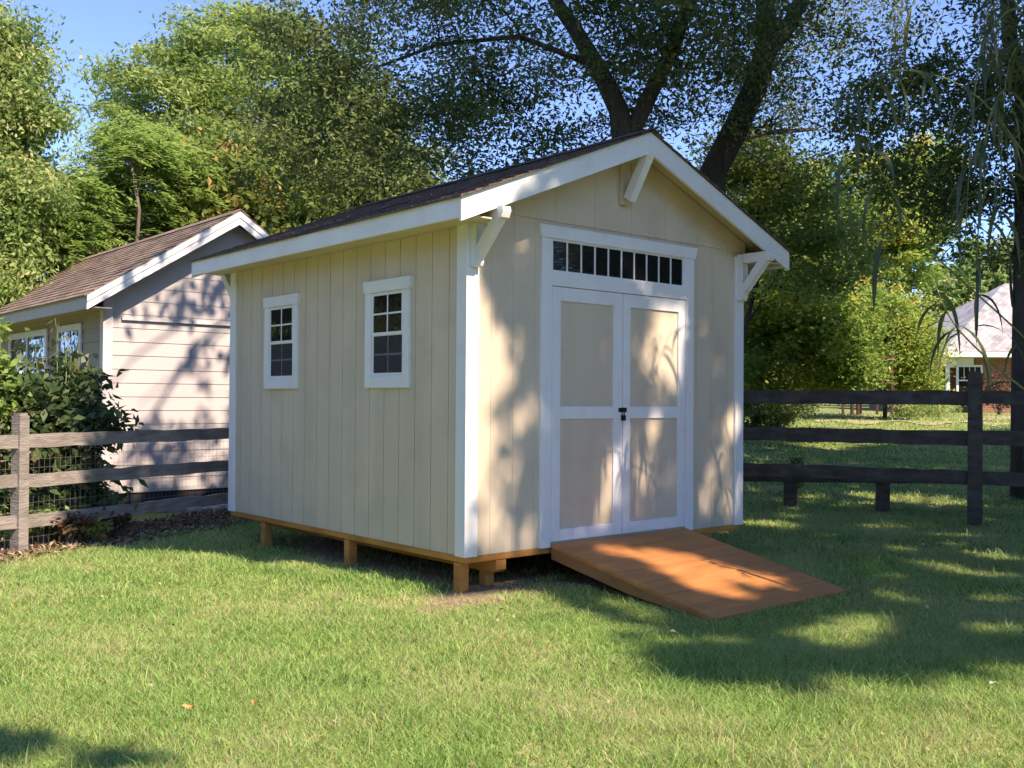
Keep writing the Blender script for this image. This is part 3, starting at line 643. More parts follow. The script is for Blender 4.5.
tree('tree', 'dark leafed tree with a forked trunk rising directly behind the shed peak', (7.18, 5.19), [T1, T1b, T1c],
     [[.26, .25, .24, .22, .155, .13, .115, .10, .08, .05], [.16, .14, .125, .115, .105, .09, .06], [.05, .04, .03, .02, .012]],
     [((6.4, 5.8, 6.6), (2.2, 2.2, 1.7), 75), ((4.6, 7.5, 6.3), (2.0, 1.9, 1.7), 95), ((3.5, 8.5, 5.6), (1.2, 1.3, 1.6), 52), ((5.2, 6.9, 5.0), (2.4, 1.7, .9), 52), ((5.5, 5.2, 10), (3.6, 3.2, 1.6), 60), ((8.2, 4.3, 7.2), (1.6, 1.4, 1.3), 38), ((4.8, 7.2, 8.2), (2.4, 2.2, 1.2), 50), ((6.5, 4.6, 6.6), (1.3, .7, .8), 20)],
     LM['dark'], M['bark'], 125, .27, .10, .04, nbr=260, droop=.4, cull=shade_region_any, extra=crownA)
T2 = [(9.15, 5.5, -.4), (9.21, 5.43, 1.1), (9.23, 5.35, 3.63), (9.3, 5.27, 4.89), (9.59, 5.01, 5.65), (9.87, 4.75, 6.5), (9.98, 4.64, 7.17), (9.94, 4.66, 7.84), (9.8, 4.8, 9.3), (9.6, 5, 11)]
T2b = [(9.92, 4.7, 6.8), (10.0, 4.6, 7.05), (10.26, 4.39, 7.43), (10.51, 4.17, 8.19), (10.8, 3.9, 9.6)]
T2c = [(9.35, 5.2, 5.0), (9.9, 5.4, 5.6), (10.9, 5.3, 5.9), (12.0, 5.0, 6.1)]
tree('tree', 'dark leaning tree trunk behind the right slope of the shed roof', (9.15, 5.5), [T2, T2b, T2c],
     [[.30, .26, .235, .23, .215, .20, .18, .155, .12, .08], [.17, .16, .14, .12, .07], [.09, .07, .05, .03]],
     [((10.2, 4.9, 7.8), (2.1, 2.1, 1.6), 62), ((8.6, 5.6, 7.2), (1.4, 1.4, 1.5), 32), ((11.4, 4.4, 7.2), (1.7, 1.9, 1.3), 12), ((9.6, 4.4, 11), (3.4, 3.2, 1.6), 50), ((11.0, 5.6, 5.8), (1.8, 1.5, 1.1), 32), ((9.2, 4.2, 6.4), (.9, .6, 1.0), 14)],
     LM['dark'], M['bark'], 120, .27, .10, .04, nbr=240, droop=.4, cull=shade_region_any)
# --- dark tree at the right edge
T3 = [(10.23, .61, -.4), (10.23, .61, 1.12), (10.22, .60, 2.1), (10.21, .57, 3.9), (10.2, .56, 5.29), (10.03, .68, 6.12), (9.9, .7, 7.6)]
tree('tree', 'dark spreading tree with a straight trunk at the right edge of the garden', (10.17, .66), [T3], [[.16, .13, .12, .115, .11, .10, .07]],
     [((9.9, 1.6, 4.9), (1.5, 1.5, 1.25), 150), ((10.0, .7, 3.6), (1.0, 1.1, .8), 70), ((10.5, 2.2, 5.8), (1.8, 1.5, .8), 55), ((10.4, -.3, 5.8), (2.2, 1.8, 1.6), 180), ((10.3, -1.0, 4.0), (1.3, 1.3, 1.1), 90), ((10.6, -.6, 8.2), (2.4, 2.2, 1.3), 90), ((9.1, 2.2, 5.6), (.9, .9, .6), 20)],
     LM['dark'], M['bark'], 62, .2, .10, .042, nbr=200, droop=.35, cull=shade_region_any)
# --- shade tree beside the camera, seen only by its shadow on lawn, ramp and doors
def crownS(F, tb):
    a = shadow_leaves(F, -.7, 4.2, -3.6, 3.0, 8.6, 11.0, 85000, l=.15, wd=.10)
    b = shadow_leaves(F, 4.0, 14, -6, 3.5, 7.0, 9.0, 60000, l=.2, wd=.14, sp=.2); b2 = shadow_leaves(F, 4.0, 14, 3.5, 9.5, 11.5, 14, 42000, l=.22, wd=.15, sp=.2); c_ = shadow_leaves(F, 3.5, 9, 9, 15, 15, 18, 20000, l=.25, wd=.17, sp=.25); e_ = shadow_leaves(F, 14, 24, -1, 6, 10, 12, 40000, l=.3, wd=.2, sp=.3)
    k = np.concatenate([a[RNG.choice(len(a), 60)], b[RNG.choice(len(b), 60)]])
    clumps(F, blobpts((14, -8, 4.5), (4, 4, 4), 400, .2), 60, .4, .3, .2); clumps(F, blobpts((19, -4, 5), (3, 4, 5), 320, .2), 60, .4, .3, .2)  # further unseen leaf masses, added to block sky light over the right lawn
    for q in k:
        s = (4.5, -8.5, 8.8) if q[0] < 5 else (8.0, -5.5, 6.6)
        limb(tb, s, q, .025, .006, .08)
    for q in np.concatenate([b2[::120], c_[::120]]): limb(tb, (7.5, -6.5, 11.5), q, .03, .006, .08)
    limb(tb, (6.2, -9.0, 5.2), (7.5, -6.5, 11.5), .16, .06)
    # small outlying sprays that shade the bottom left of the lawn
    h = RNG.uniform(5.5, 6.2, 60); u = np.concatenate([RNG.normal(-3.27, .06, 40), RNG.normal(-2.98, .03, 20)]); v = np.concatenate([RNG.normal(-1.22, .06, 40), RNG.normal(-1.66, .03, 20)])
    cen = np.stack([u+.1*h, v-.896*h, h-.27], 1)[:50]; clumps(F, cen, 12, .045, .10, .07)
tree('tree', 'broad shade tree at the near right whose shadow falls over the ramp', (6.5, -9.5), [[(6.5, -9.5, -.4), (6.4, -9.4, 2), (6.2, -9.0, 5.2), (4.5, -8.5, 8.8)], [(6.2, -9, 4.2), (8, -5.5, 6.6), (9, -3, 7.2)]], [[.35, .3, .26, .12], [.2, .12, .04]],
     [((6.5, -9.2, 7.8), (3.2, 2.2, 1.6), 120)], LM['dark'], M['bark'], 60, .25, .2, .12, nbr=20, extra=crownS, cull=shade_region_any)

# --- sunlit trees at the left and behind the outbuilding
def P(px, py, d): return tuple(dep(px, py, d))
def trunk_to(px, pyb, d, z1, r=.25, lean=0):
    b = dep(px, pyb, d); return [(b[0], b[1], float(gz(b[0], b[1]))-.2), (b[0]+.05, b[1], z1*.4), (b[0]+lean*.5, b[1]+.1, z1*.75), (b[0]+lean, b[1], z1)], [r, r*.8, r*.55, r*.2]
tp, tr_ = trunk_to(250, 380, 25, 8, .3)
tree('locust_tree', 'tall olive green locust tree with a rounded sunlit crown behind the outbuilding', (tp[0][0], tp[0][1]), [tp], [tr_],
     [(P(250, 125, 25), (2.9, 2.4, 2.3), 330), (P(165, 110, 25), (1.6, 1.6, 1.4), 120), (P(335, 120, 25), (1.9, 1.8, 1.8), 150), (P(220, 55, 25), (1.4, 1.4, 1.0), 90), (P(145, 165, 25), (1.4, 1.4, 1.5), 90), (P(310, 210, 25), (2.6, 2.0, 1.6), 190), (P(380, 190, 26), (1.7, 1.7, 1.5), 110), (P(120, 75, 25), (.7, .6, .35), 16), (P(260, 25, 25), (1.2, 1.0, .4), 40)],
     LM['locust'], M['bark2'], 80, .24, .15, .055, nbr=120, droop=.2, flat=.4, up=.3)
tp, tr_ = trunk_to(235, 300, 21, 5, .16)
tree('tree', 'broad leafed tree with rusty turning leaves right of the outbuilding peak', (tp[0][0], tp[0][1]), [tp], [tr_],
     [(P(235, 185, 21), (1.3, 1.2, 1.2), 110), (P(210, 220, 20.5), (1.1, 1.0, .9), 70), (P(285, 240, 21), (1.4, 1.2, 1.0), 90)], LM['mixed'], M['bark2'], 60, .2, .18, .1, nbr=40, droop=.3)
tp, tr_ = trunk_to(350, 300, 22, 5.5, .18)
tree('tree', 'deep green tree seen low above the left end of the shed roof', (tp[0][0], tp[0][1]), [tp], [tr_],
     [(P(345, 215, 22), (1.4, 1.4, 1.3), 110), (P(400, 180, 23), (1.2, 1.2, 1.3), 60)], LM['far'], M['bark2'], 60, .22, .16, .07, nbr=40, droop=.3)
def sumac(px, py, d, rx, rz, label, n=70):
    c = dep(px, py, d); b = (c[0], c[1]); g = float(gz(*b)); t = thing('sumac_tree', (*b, g), label, 'tree', 'sumac trees behind the outbuilding')
    tb = MB(); F = Fol(); top = []
    for k in range(6): 
        e = (c[0]+random.uniform(-rx, rx)*.5, c[1]+random.uniform(-.6, .6), c[2]+random.uniform(-.6, .3)*rz); limb(tb, (b[0]+random.uniform(-.2, .2), b[1], g-.1), e, .06, .03, .06); top.append(e)
    for k in range(n):
        q = blobpts(c, (rx, rx*.8, rz), 1, .2)[0]; e = min(top, key=lambda z: np.linalg.norm(np.array(z)-q)); limb(tb, e, q, .02, .008, .08, 4)
        for f in range(7):            # pinnate fronds
            az = random.uniform(0, 6.28); Lf = random.uniform(.35, .6); s0 = q+RNG.normal(0, .12, 3); pts = []
            for i in range(11):
                t_ = (i+1)/11; pts.append(s0 + np.array([math.cos(az)*Lf*t_, math.sin(az)*Lf*t_, .14*t_ - .33*t_*t_]))
            pts = np.array(pts); side = np.array([-math.sin(az), math.cos(az), -.25])
            for sg in (-1, 1):
                l = .13; a = pts + RNG.normal(0, .012, pts.shape); l = .13*RNG.uniform(.7, 1.25, (11, 1)); dd = side*np.array([sg, sg, 1]) + RNG.normal(0, .22, pts.shape) + np.array([math.cos(az), math.sin(az), 0])*.35
                b1 = a + dd*l*.5 + np.array([math.cos(az), math.sin(az), 0])*.022; c1 = a + dd*l; b2 = a + dd*l*.5 - np.array([math.cos(az), math.sin(az), 0])*.022
                F.p.append(np.stack([a, b1, c1, b2], 1)); F.r.append(np.clip(RNG.normal(.55, .2, len(a)), 0, 1))
    tb.build('trunk', M['bark2'], t, smooth=True); F.build('crown', LM['bright'], t)
sumac(140, 165, 19, 1.05, .95, 'bright green sumac with feathery fronds standing tallest above the outbuilding ridge', 80)
sumac(70, 205, 18, 1.0, .7, 'sumac with drooping fronds at the left of the tallest sumac', 60)
sumac(120, 235, 19.5, 1.2, .6, 'low sumac just above the middle of the outbuilding roof', 60)
sumac(30, 245, 17.5, 1.2, .7, 'sumac thicket above the far left end of the outbuilding roof', 70)
tp, tr_ = trunk_to(175, 330, 23, 4, .15)
tree('tree', 'dark green undergrowth tree filling the gap behind the sumacs', (tp[0][0], tp[0][1]), [tp], [tr_],
     [(P(100, 230, 24), (2.4, 1.2, 1.3), 140), (P(200, 250, 23), (2.0, 1.2, 1.0), 110), (P(30, 220, 24), (1.8, 1.2, 1.6), 110)], LM['far'], M['bark2'], 60, .25, .17, .08, nbr=40)
tp, tr_ = trunk_to(-60, 420, 16.5, 5, .22)
tree('tree', 'pale green tree with drooping leaves at the left edge of the picture', (tp[0][0], tp[0][1]), [tp], [tr_],
     [(P(-30, 130, 16.5), (1.25, 1.1, 1.6), 190), (P(5, 60, 16.5), (.6, .6, .8), 60), (P(-5, 200, 16.3), (.75, .8, 1.1), 90), (P(30, 110, 16.5), (.5, .5, .35), 22), (P(0, 280, 16), (.7, .7, .7), 60), (P(40, 190, 16.3), (.4, .4, .3), 14), (P(-60, 20, 16.5), (1.2, 1.2, 1), 90)],
     LM['left'], M['bark2'], 120, .19, .11, .045, nbr=90, droop=.7)

# --- sunlit trees beyond the right fence
rt_specs = [
 ('yellow green tree with a broad crown directly right of the shed', 765, 305, 22, [((765, 290), (1.7, 1.4, 1.5), 170), ((820, 330), (1.3, 1.2, 1.0), 100), ((765, 362), (1.5, 1.1, .7), 110), ((835, 372), (.8, 1.1, .4), 50)], 'yellow', .12, .06),
 ('leafy green tree with pale sunlit crown left of the brick house', 885, 330, 29, [((872, 325), (1.7, 1.5, 1.1), 150), ((898, 348), (.9, 1.2, 1.0), 90), ((902, 378), (.85, 1.0, .5), 60), ((835, 345), (1.7, 1.4, .9), 100)], 'yellow', .13, .06),
 ('tall golden green tree showing between the dark crowns', 860, 220, 33, [((870, 230), (2.9, 2.2, 2.4), 240), ((800, 230), (2.2, 2.0, 2.2), 160), ((925, 190), (1.5, 1.5, 1.8), 80)], 'yellow', .19, .09),
 ('airy tree with thin branches above the right end of the shed roof', 775, 230, 19, [((775, 210), (1.2, 1.2, 1.1), 60), ((810, 255), (1.2, 1.2, .8), 46), ((745, 165), (.9, .9, .7), 30)], 'locust', .13, .05),
 ('dim green tree low behind the middle rails of the right fence', 780, 380, 31, [((770, 365), (2.2, 1.4, .8), 130), ((850, 372), (1.8, 1.2, .6), 70)], 'far', .18, .09),
 ('rounded tree behind the brick house roof', 960, 300, 50, [((975, 300), (3.5, 2.5, 2.6), 160), ((1040, 280), (3.5, 2.5, 3), 120)], 'left', .3, .15),
]
for lab, px, py, d, lobes, key, l, wd in rt_specs:
    b = dep(718 if px < 790 else px, 395, d); tq = dep(px, py, d); zt = dep(px, py, d)[2]; g = float(gz(b[0], b[1]))
    tree('tree', lab, (b[0], b[1]), [[(b[0], b[1], g-.2), ((b[0]+tq[0])/2, (b[1]+tq[1])/2, g+(zt-g)*.6), (tq[0], tq[1]+.1, zt)]], [[.065, .05, .03]],
         [(tuple(dep(a, c, d+random.uniform(-.5, .5))), r, k) for (a, c), r, k in lobes], LM[key], M['bark'], 115, .22, l, wd, nbr=60, up=.9, droop=.15, shell=.2)

# --- distant woodland closing the horizon (a mass nobody could count), an unseen ring added for reflections, and dark hedge
F = Fol()
for k in range(620):
    a = RNG.uniform(-math.pi, math.pi) if k < 420 else RNG.uniform(-2.2, -.8); inview = -.75 < a < .9
    d = RNG.uniform(58, 85) if inview else RNG.uniform(26, 42); c = CAM + d*(fw*math.cos(a)+rt*math.sin(a)); c[2] = RNG.uniform(0, 3.4) if inview else RNG.uniform(0, 9.5)  # nearer clumps outside the view are added so window panes reflect leaves
    clumps(F, blobpts(c, (2.8, 2.8, 1.8), 14, .3), 22, .5, .55, .33, .1, .8)
tag(F.build('woodland', LM['far']), 'dense far-off woodland behind the gardens, with an added unseen ring for the panes to reflect', 'woodland', kind='stuff')
def shrub(name, label, c, r, k, per, spread, l, wd, lm, cat='shrub', group=None, nst=10, droop=.2, shell=.3):
    b = (float(c[0]), float(c[1])); g = float(gz(*b)); t = thing(name, (*b, g), label, cat, group); F = Fol(); tb = MB()
    P_ = blobpts((c[0], c[1], c[2]), r, k, shell); P_ = P_[P_[:, 2] > g+.03]; clumps(F, P_, per, spread, l, wd, droop, .8)
    for q in P_[RNG.choice(len(P_), min(nst, len(P_)), replace=False)]: limb(tb, (b[0]+random.uniform(-.1, .1)*r[0], b[1]+random.uniform(-.1, .1)*r[0], g-.02), q, .012, .005, .1, 4)
    tb.build('stem', M['bark2'], t); F.build('foliage', lm, t); return t
shrub('hedge', 'dark low hedge beside the right wall of the shed beyond the fence', P(765, 404, 24), (1.4, .7, .75), 120, 70, .12, .09, .05, LM['dark'], 'hedge')
shrub('shrub', 'wispy tan green shrub just left of the dark fence post', P(925, 410, 31), (1.3, .8, .55), 80, 40, .15, .14, .04, LM['left'])
shrub('shrub', 'small shrub in front of the brick wall of the far house', P(1000, 392, 34), (.9, .7, .55), 60, 40, .12, .12, .05, LM['red'])
shrub('shrub', 'small dark shrub standing behind the lowest right fence rail', P(793, 476, 14.2), (.13, .13, .3), 30, 26, .05, .05, .025, LM['dark'])
e0, e1 = Vector(P(742, 478, 13.0)), Vector(P(968, 480.5, 12.2)); bd = (e1-e0).normalized()
bn = thing('bench', ((e0.x+e1.x)/2, (e0.y+e1.y)/2, -.25), 'long low dark plank bench standing behind the lowest rail of the right fence', 'bench')
mb = MB(); mb.beam(tuple(e0), tuple(e1), .28, .07, (0, 0, 1), jag=.004); mb.build('seat', M['fence_dark'], bn)
for px in (793, 886):
    q = e0.lerp(e1, (px-742)/226); g_0 = float(gz(q.x, q.y)); mb = MB(); mb.beam((q.x, q.y, g_0-.05), (q.x, q.y, q.z-.037), .22, .16, tuple(bd)); mb.build('leg', M['fence_dark'], bn)
for px, d in ((845, 30), (750, 34), (975, 40), (690, 34)):
    pass

# --- planting along the left fence
bp = [A0-D*2.2, A0+D*4.6]; nn = Vector((D.y, -D.x))
mb = MB(); n = 60; rows = 8; pts = []; f = []
for i in range(n+1):
    for j in range(rows+1):
        q = bp[0].lerp(bp[1], i/n) + nn*(.30+.10*math.sin(i*.55)+.05*math.sin(i*1.7) - (1.0*(j/rows)))
        z = float(gz(q.x, q.y))+(.012+.02*noise.noise(Vector((q.x*6, q.y*6, 0)))+.01 if 0 < j else -.004); pts.append((q.x, q.y, z))
for i in range(n):
    for j in range(rows): a = i*(rows+1)+j; f.append((a, a+1, a+rows+2, a+rows+1))
mb.poly(pts, f); tag(mb.build('planting_bed', M['mulch'], smooth=True), kind='structure')
F = Fol(); N = 9000; tt = RNG.random(N); off = RNG.uniform(-.75, .38, N); q = np.array(bp[0][:])+np.outer(tt, np.array((bp[1]-bp[0])[:]))+np.outer(off, np.array(nn[:]))
pos = np.column_stack([q, gz(q[:, 0], q[:, 1])+.03]); F.add(pos, .05, .025, -.0, 2.5)
tag(F.build('mulch_chips', leafmat('mulch_chip', [(0, (.10, .06, .04)), (.6, (.22, .15, .09)), (1, (.42, .32, .22))], 0, .9)), 'brown bark chips and dry leaves strewn along the left fence', 'mulch', kind='stuff')
big = thing('shrub', (-1.25, 5.03, -.27), 'large leafy green shrub growing behind the left fence against the outbuilding', 'shrub')
F = Fol(); tb = MB()
for (c, r, k) in ((P(38, 425, 9.9), (.62, .5, .42), 66), (P(5, 400, 9.8), (.5, .4, .38), 34), (P(85, 425, 10.0), (.32, .3, .28), 26), (P(40, 475, 9.7), (.75, .4, .32), 44), (P(78, 375, 10.1), (.2, .2, .2), 9), (P(-40, 430, 9.6), (.6, .5, .6), 40), (P(60, 505, 9.5), (.6, .3, .18), 26)):
    Q = blobpts(c, r, k, .25); clumps(F, Q, 30, .11, .12, .06, .45, .6)
    for q in Q[::4]: limb(tb, (-1.25+random.uniform(-.15, .15), 5.03+random.uniform(-.15, .15), -.3), q, .016, .005, .1, 5)
for (px, py) in ((55, 318), (64, 335), (35, 345), (20, 350), (95, 385), (112, 410), (103, 430), (98, 440), (72, 350)):
    e = np.array(P(px, py, 10.0)); s = np.array(P(px*.7+20, 410, 9.9)); limb(tb, s, e, .008, .003, .06, 5); k = np.linspace(.35, 1, 9)[:, None]; F.add(s+(e-s)*k+RNG.normal(0, .02, (9, 3)), .14, .06, .4, .5, np.full(9, .8)); 
tb.build('stem', M['stem'], big); F.build('foliage', LM['shrub'], big)
vine = thing('climbing_vine', (*P(-8, 500, 9.4)[:2], -.27), 'bright yellow green vine hanging at the far left edge', 'vine')
F = Fol(); clumps(F, blobpts(P(-4, 370, 9.4), (.16, .15, .5), 24, .1), 22, .07, .09, .055, .5, .5); F.build('foliage', LM['bright'], vine)
tb = MB(); limb(tb, P(-10, 540, 9.4), P(0, 330, 9.4), .012, .005, .05); tb.build('stem', M['stem'], vine)
for k, (px, py, d, rx, lm, lab) in enumerate((
    (45, 518, 9.0, .16, 'bright', 'low green weed at the foot of the left fence post'), (18, 530, 8.9, .12, 'bright', 'small green weed left of the left fence post'),
    (70, 525, 9.0, .13, 'red', 'small reddish plant under the lowest left rail'), (118, 522, 9.6, .14, 'red', 'reddish plant in the shaded part of the left bed'),
    (95, 528, 9.2, .10, 'mixed', 'small turning plant between the two reddish plants'))):
    shrub('bedding_plant', lab, P(px, py, d), (rx, rx*.7, rx*.6), 16, 16, .04, .07, .035, LM[lm], 'plant', 'plants in the left bed', nst=6)
for k, (px, s, lab) in enumerate(((128, .10, 'small pale edging stone nearest the corner of the outbuilding'), (150, .16, 'pale edging stone second from the left behind the fence'), (172, .20, 'largest flat pale edging stone behind the left fence'), (198, .13, 'grey edging stone left of the shed corner'), (220, .15, 'grey edging stone touching the shed corner edge'))):
    c = dep(px, 514, 11.9); g = float(gz(c[0], c[1]))
    mb = MB(); n1, n2 = 12, 7; pts = []; f = []
    for i in range(n2+1):
        ph = math.pi*i/n2
        for j in range(n1):
            th = 2*math.pi*j/n1; v = Vector((math.sin(ph)*math.cos(th), math.sin(ph)*math.sin(th), math.cos(ph))); q = 1+.35*noise.noise(v*1.6+Vector((k*3.1, 0, 0)))
            pts.append((c[0]+v.x*s*1.3*q, c[1]+v.y*s*q, g+.03+v.z*s*.5*q))
    for i in range(n2):
        for j in range(n1): f.append((i*n1+j, i*n1+(j+1) % n1, (i+1)*n1+(j+1) % n1, (i+1)*n1+j))
    mb.poly(pts, f); tag(mb.build('edging_stone', M['stone'], smooth=True), lab, 'stone', 'edging stones by the outbuilding')

# ------------------------------------------------------------------ far brick house, trellis
hb = thing('brick_house', P(1100, 392, 39), 'far brick house with a pale hipped roof at the right edge', 'house')
def HP(px, py, d): return Vector(P(px, py, d))
u_ = Vector((rt[0], rt[1], 0)).normalized(); v_ = Vector((fw[0], fw[1], 0)).normalized()
o_ = Vector(tuple(dep(946, 352, 38))); zE = o_.z-.06; g_ = .45; WID, DEP, HR = 13.0, 9.0, 3.2
def HQ(a, b, z): q = Vector((o_.x, o_.y, 0))+u_*a+v_*b; return (q.x, q.y, z)
mb = MB()
mb.prism([HQ(1.35, .55, g_-.5), HQ(WID-.5, .55, g_-.5), HQ(WID-.5, DEP, g_-.5), HQ(1.35, DEP, g_-.5)], (0, 0, zE-g_+.4)); 
mb.prism([HQ(.3, 1.7, g_-.5), HQ(1.34, 1.7, g_-.5), HQ(1.34, DEP, g_-.5), HQ(.3, DEP, g_-.5)], (0, 0, zE-g_+.4)); mb.build('wall', M['brick'], hb)
mb = MB(); a, b, c, d_ = HQ(-.15, -.1, zE+.1), HQ(WID, -.1, zE+.1), HQ(WID, DEP+.4, zE+.1), HQ(-.15, DEP+.4, zE+.1); e1, e2 = HQ(4.4, DEP/2, zE+HR), HQ(WID-4.4, DEP/2, zE+HR)
mb.poly([a, b, c, d_, e1, e2], [(0, 1, 5, 4), (1, 2, 5), (2, 3, 4, 5), (3, 0, 4), (3, 2, 1, 0)]); hr = mb.build('roof', M['shingle3'], hb)
mb = MB(); mb.prism([HQ(-.2, -.16, zE-.12), HQ(WID, -.16, zE-.12), HQ(WID, -.06, zE-.12), HQ(-.2, -.06, zE-.12)], (0, 0, .2)); mb.prism([HQ(-.2, -.055, zE-.12), HQ(-.1, -.055, zE-.12), HQ(-.1, DEP, zE-.12), HQ(-.2, DEP, zE-.12)], (0, 0, .2))
mb.prism([HQ(-.095, -.055, zE-.13), HQ(WID, -.055, zE-.13), HQ(WID, .545, zE-.13), HQ(-.095, .545, zE-.13)], (0, 0, .05)); mb.prism([HQ(-.095, .55, zE-.5), HQ(1.3, .55, zE-.5), HQ(1.3, .6, zE-.5), HQ(-.095, .6, zE-.5)], (0, 0, .36)); mb.build('fascia', M['white'], hr)
mb = MB(); mb.beam(HQ(.28, .5, g_-.5), HQ(.28, .5, zE-.14), .12, .12, tuple(u_)); mb.build('porch_post', M['white'], hb)
mb = MB(); 
for (a0, a1, z0, z1) in ((.62, .70, 1.35, 2.55), (1.54, 1.62, 1.35, 2.55), (.7, 1.54, 2.47, 2.55), (.7, 1.54, 1.35, 1.43), (.7, 1.54, 1.93, 1.98)): mb.prism([HQ(a0, .50, z0), HQ(a1, .50, z0), HQ(a1, .54, z0), HQ(a0, .54, z0)], (0, 0, z1-z0))
for q in (.91, 1.12, 1.33): mb.prism([HQ(q-.01, .51, 1.98), HQ(q+.01, .51, 1.98), HQ(q+.01, .535, 1.98), HQ(q-.01, .535, 1.98)], (0, 0, .49))
hw_ = mb.build('window', M['white'], hb)
mb = MB(); mb.prism([HQ(.7, .52, 1.43), HQ(1.54, .52, 1.43), HQ(1.54, .546, 1.43), HQ(.7, .546, 1.43)], (0, 0, 1.04)); mb.build('pane', M['glass'], hw_)
tl = thing('garden_trellis', P(868, 398, 24.5), 'rusty red garden trellis with posts beyond the right fence', 'trellis')
for px in (843, 852, 858, 877, 892):
    mb = MB(); a = HP(px, 398, 24.5); b = HP(px, 359, 24.5); mb.beam((a.x, a.y, a.z-.4), tuple(b), .05 if px not in (852, 858) else .11, .05, tuple(u_), jag=.005); mb.build('post', M['rust'], tl)
mb = MB(); mb.beam(P(840, 359, 24.4), P(895, 357.5, 24.4), .06, .09); mb.beam(P(840, 372, 24.4), P(895, 371, 24.4), .03, .03); mb.beam(P(840, 384, 24.4), P(895, 383, 24.4), .03, .03); mb.build('crossbar', M['rust'], tl)
# dry sunlit bed strips on the far lawn
def strip(name, p0, p1, d0, d1, m, lift=.02):
    mb = MB(); n = 24; pts = []
    for i in range(n+1):
        px = p0+(p1-p0)*i/n; j = .8*math.sin(i*.9)
        for d in (d0+j, (d0+d1)/2, d1+j*.5): c = dep(px, 400, d); pts.append((c[0], c[1], float(gz(c[0], c[1]))+lift))
    f = []
    for i in range(n):
        for q in range(2): a = i*3+q; f.append((a, a+1, a+4, a+3))
    mb.poly(pts, f); tag(mb.build(name, m, smooth=True), kind='structure')
strip('garden_path', 815, 1040, 27, 33.5, M['sand'])

# ------------------------------------------------------------------ giant reed at the near right
reed = thing('giant_reed', (3.0, -3.2, float(gz(3.0, -3.2))), 'tall blue green reed with drooping strap leaves and plumes at the right edge', 'reed')
F = Fol(); tb = MB()
def strap(F, p, d, Ln, wd, rnd, sag=1.0):
    """a long drooping strap leaf made of a chain of quads"""
    d = np.array(d, float); d /= np.linalg.norm(d); n = 9; side = np.cross(d, [0, 0, 1.0]); side /= np.linalg.norm(side)+1e-9
    side = side + RNG.normal(0, .35, 3); side /= np.linalg.norm(side); q = np.array(p, float); vel = d.copy(); L_ = []; tw = RNG.uniform(-.6, .6)
    for i in range(n+1):
        t = i/n; w2 = wd*.5*(min(1, .35+t*4) if t < .2 else (1-((t-.2)/.8)**1.8))+.0008
        s = side*math.cos(tw*t*2)+np.cross(vel, side)*math.sin(tw*t*2)
        L_.append((q-s*w2, q+s*w2)); vel = vel+np.array([0, 0, -.34*sag]); vel /= np.linalg.norm(vel); q = q+vel*Ln/n
    F.p.append(np.array([[L_[i][0], L_[i][1], L_[i+1][1], L_[i+1][0]] for i in range(n)])); F.r.append(np.full(n, rnd))
def cane(path, r0, leaves, L0=.6, wd=.045, tip_plume=False):
    tb.tube([tuple(p) for p in path], [r0*(1-.7*i/(len(path)-1)) for i in range(len(path))], 7); A = np.array(path)
    for k in range(leaves):
        t = random.uniform(.25, 1)*(len(A)-1.001); i = int(t); p = A[i]+(A[i+1]-A[i])*(t-i); a = random.uniform(0, 6.28)
        strap(F, p, (math.cos(a), math.sin(a), random.uniform(-.2, .9)), L0*random.uniform(.6, 1.2), wd*random.uniform(.7, 1.2), random.random(), random.uniform(.8, 1.6))
def arc(pts, n=14):
    P_ = [Vector(dep(*p)) for p in pts]; out = []
    m_ = len(P_)-1
    for i in range(n*m_+1):
        t = i/n; k = min(int(t), m_-1); u = t-k; a, b, c, d = P_[max(k-1, 0)], P_[k], P_[k+1], P_[min(k+2, m_)]
        out.append(tuple(.5*((2*b)+(c-a)*u+(2*a-5*b+4*c-d)*u*u+(3*b-a-3*c+d)*u**3)))
    return out
cane(arc([(1160, 620, 7.2), (1110, 330, 7.0), (1000, 120, 6.6), (900, 70, 6.3), (840, 110, 6.1)], 6), .009, 16, .42, .034)
cane(arc([(1180, 620, 7.2), (1120, 200, 7.0), (1040, 20, 6.8), (985, 40, 6.6), (970, 160, 6.5), (965, 250, 6.5)], 6), .010, 26, .45, .030)
cane(arc([(1150, 620, 7.0), (1090, 300, 6.8), (1020, 100, 6.6), (985, 140, 6.5), (975, 330, 6.5)], 6), .010, 40, .42, .026)
cane(arc([(1200, 640, 7.0), (1150, 260, 6.8), (1060, 60, 6.6), (1010, 60, 6.6), (1000, 220, 6.6)], 6), .010, 36, .40, .024)
cane(arc([(1150, 520, 6.6), (1060, 420, 6.5), (1000, 370, 6.4), (955, 325, 6.3), (935, 285, 6.3)], 5), .010, 12, .42, .035)
cane(arc([(1170, 600, 7.4), (1100, 200, 7.2), (1000, -20, 7.0), (930, -20, 6.9), (900, 40, 6.8)], 6), .008, 8, .4, .03)
cane(arc([(1140, 560, 7.4), (1060, 380, 7.2), (930, 250, 7.0), (880, 170, 6.8), (850, 130, 6.8)], 6), .009, 14, .4, .035)
for (a, b) in (((872, 170), (868, 230)), ((845, 150), (838, 200)), ((882, 240), (880, 285))):
    p = dep(*a, 6.7); strap(F, p, (-.3, .2, -.6), .5, .06, .4, 1.5)
for (px, py, d) in ((896, 20, 6.8), (988, 12, 6.6), (1000, 20, 6.8)):      # plumes
    c = dep(px, py, d)
    for k in range(260):
        t = random.random(); q = c+np.array([random.gauss(0, .035)*(1-t*.6), random.gauss(0, .035)*(1-t*.6), .15-.5*t]); strapn = 1
        F.p.append(None) if False else None
        F.add(q[None, :], .10, .006, 1.6, 0, np.array([.97]))
tb.build('cane', M['stem'], reed, smooth=True); F.build('leaves', LM['reed'], reed)

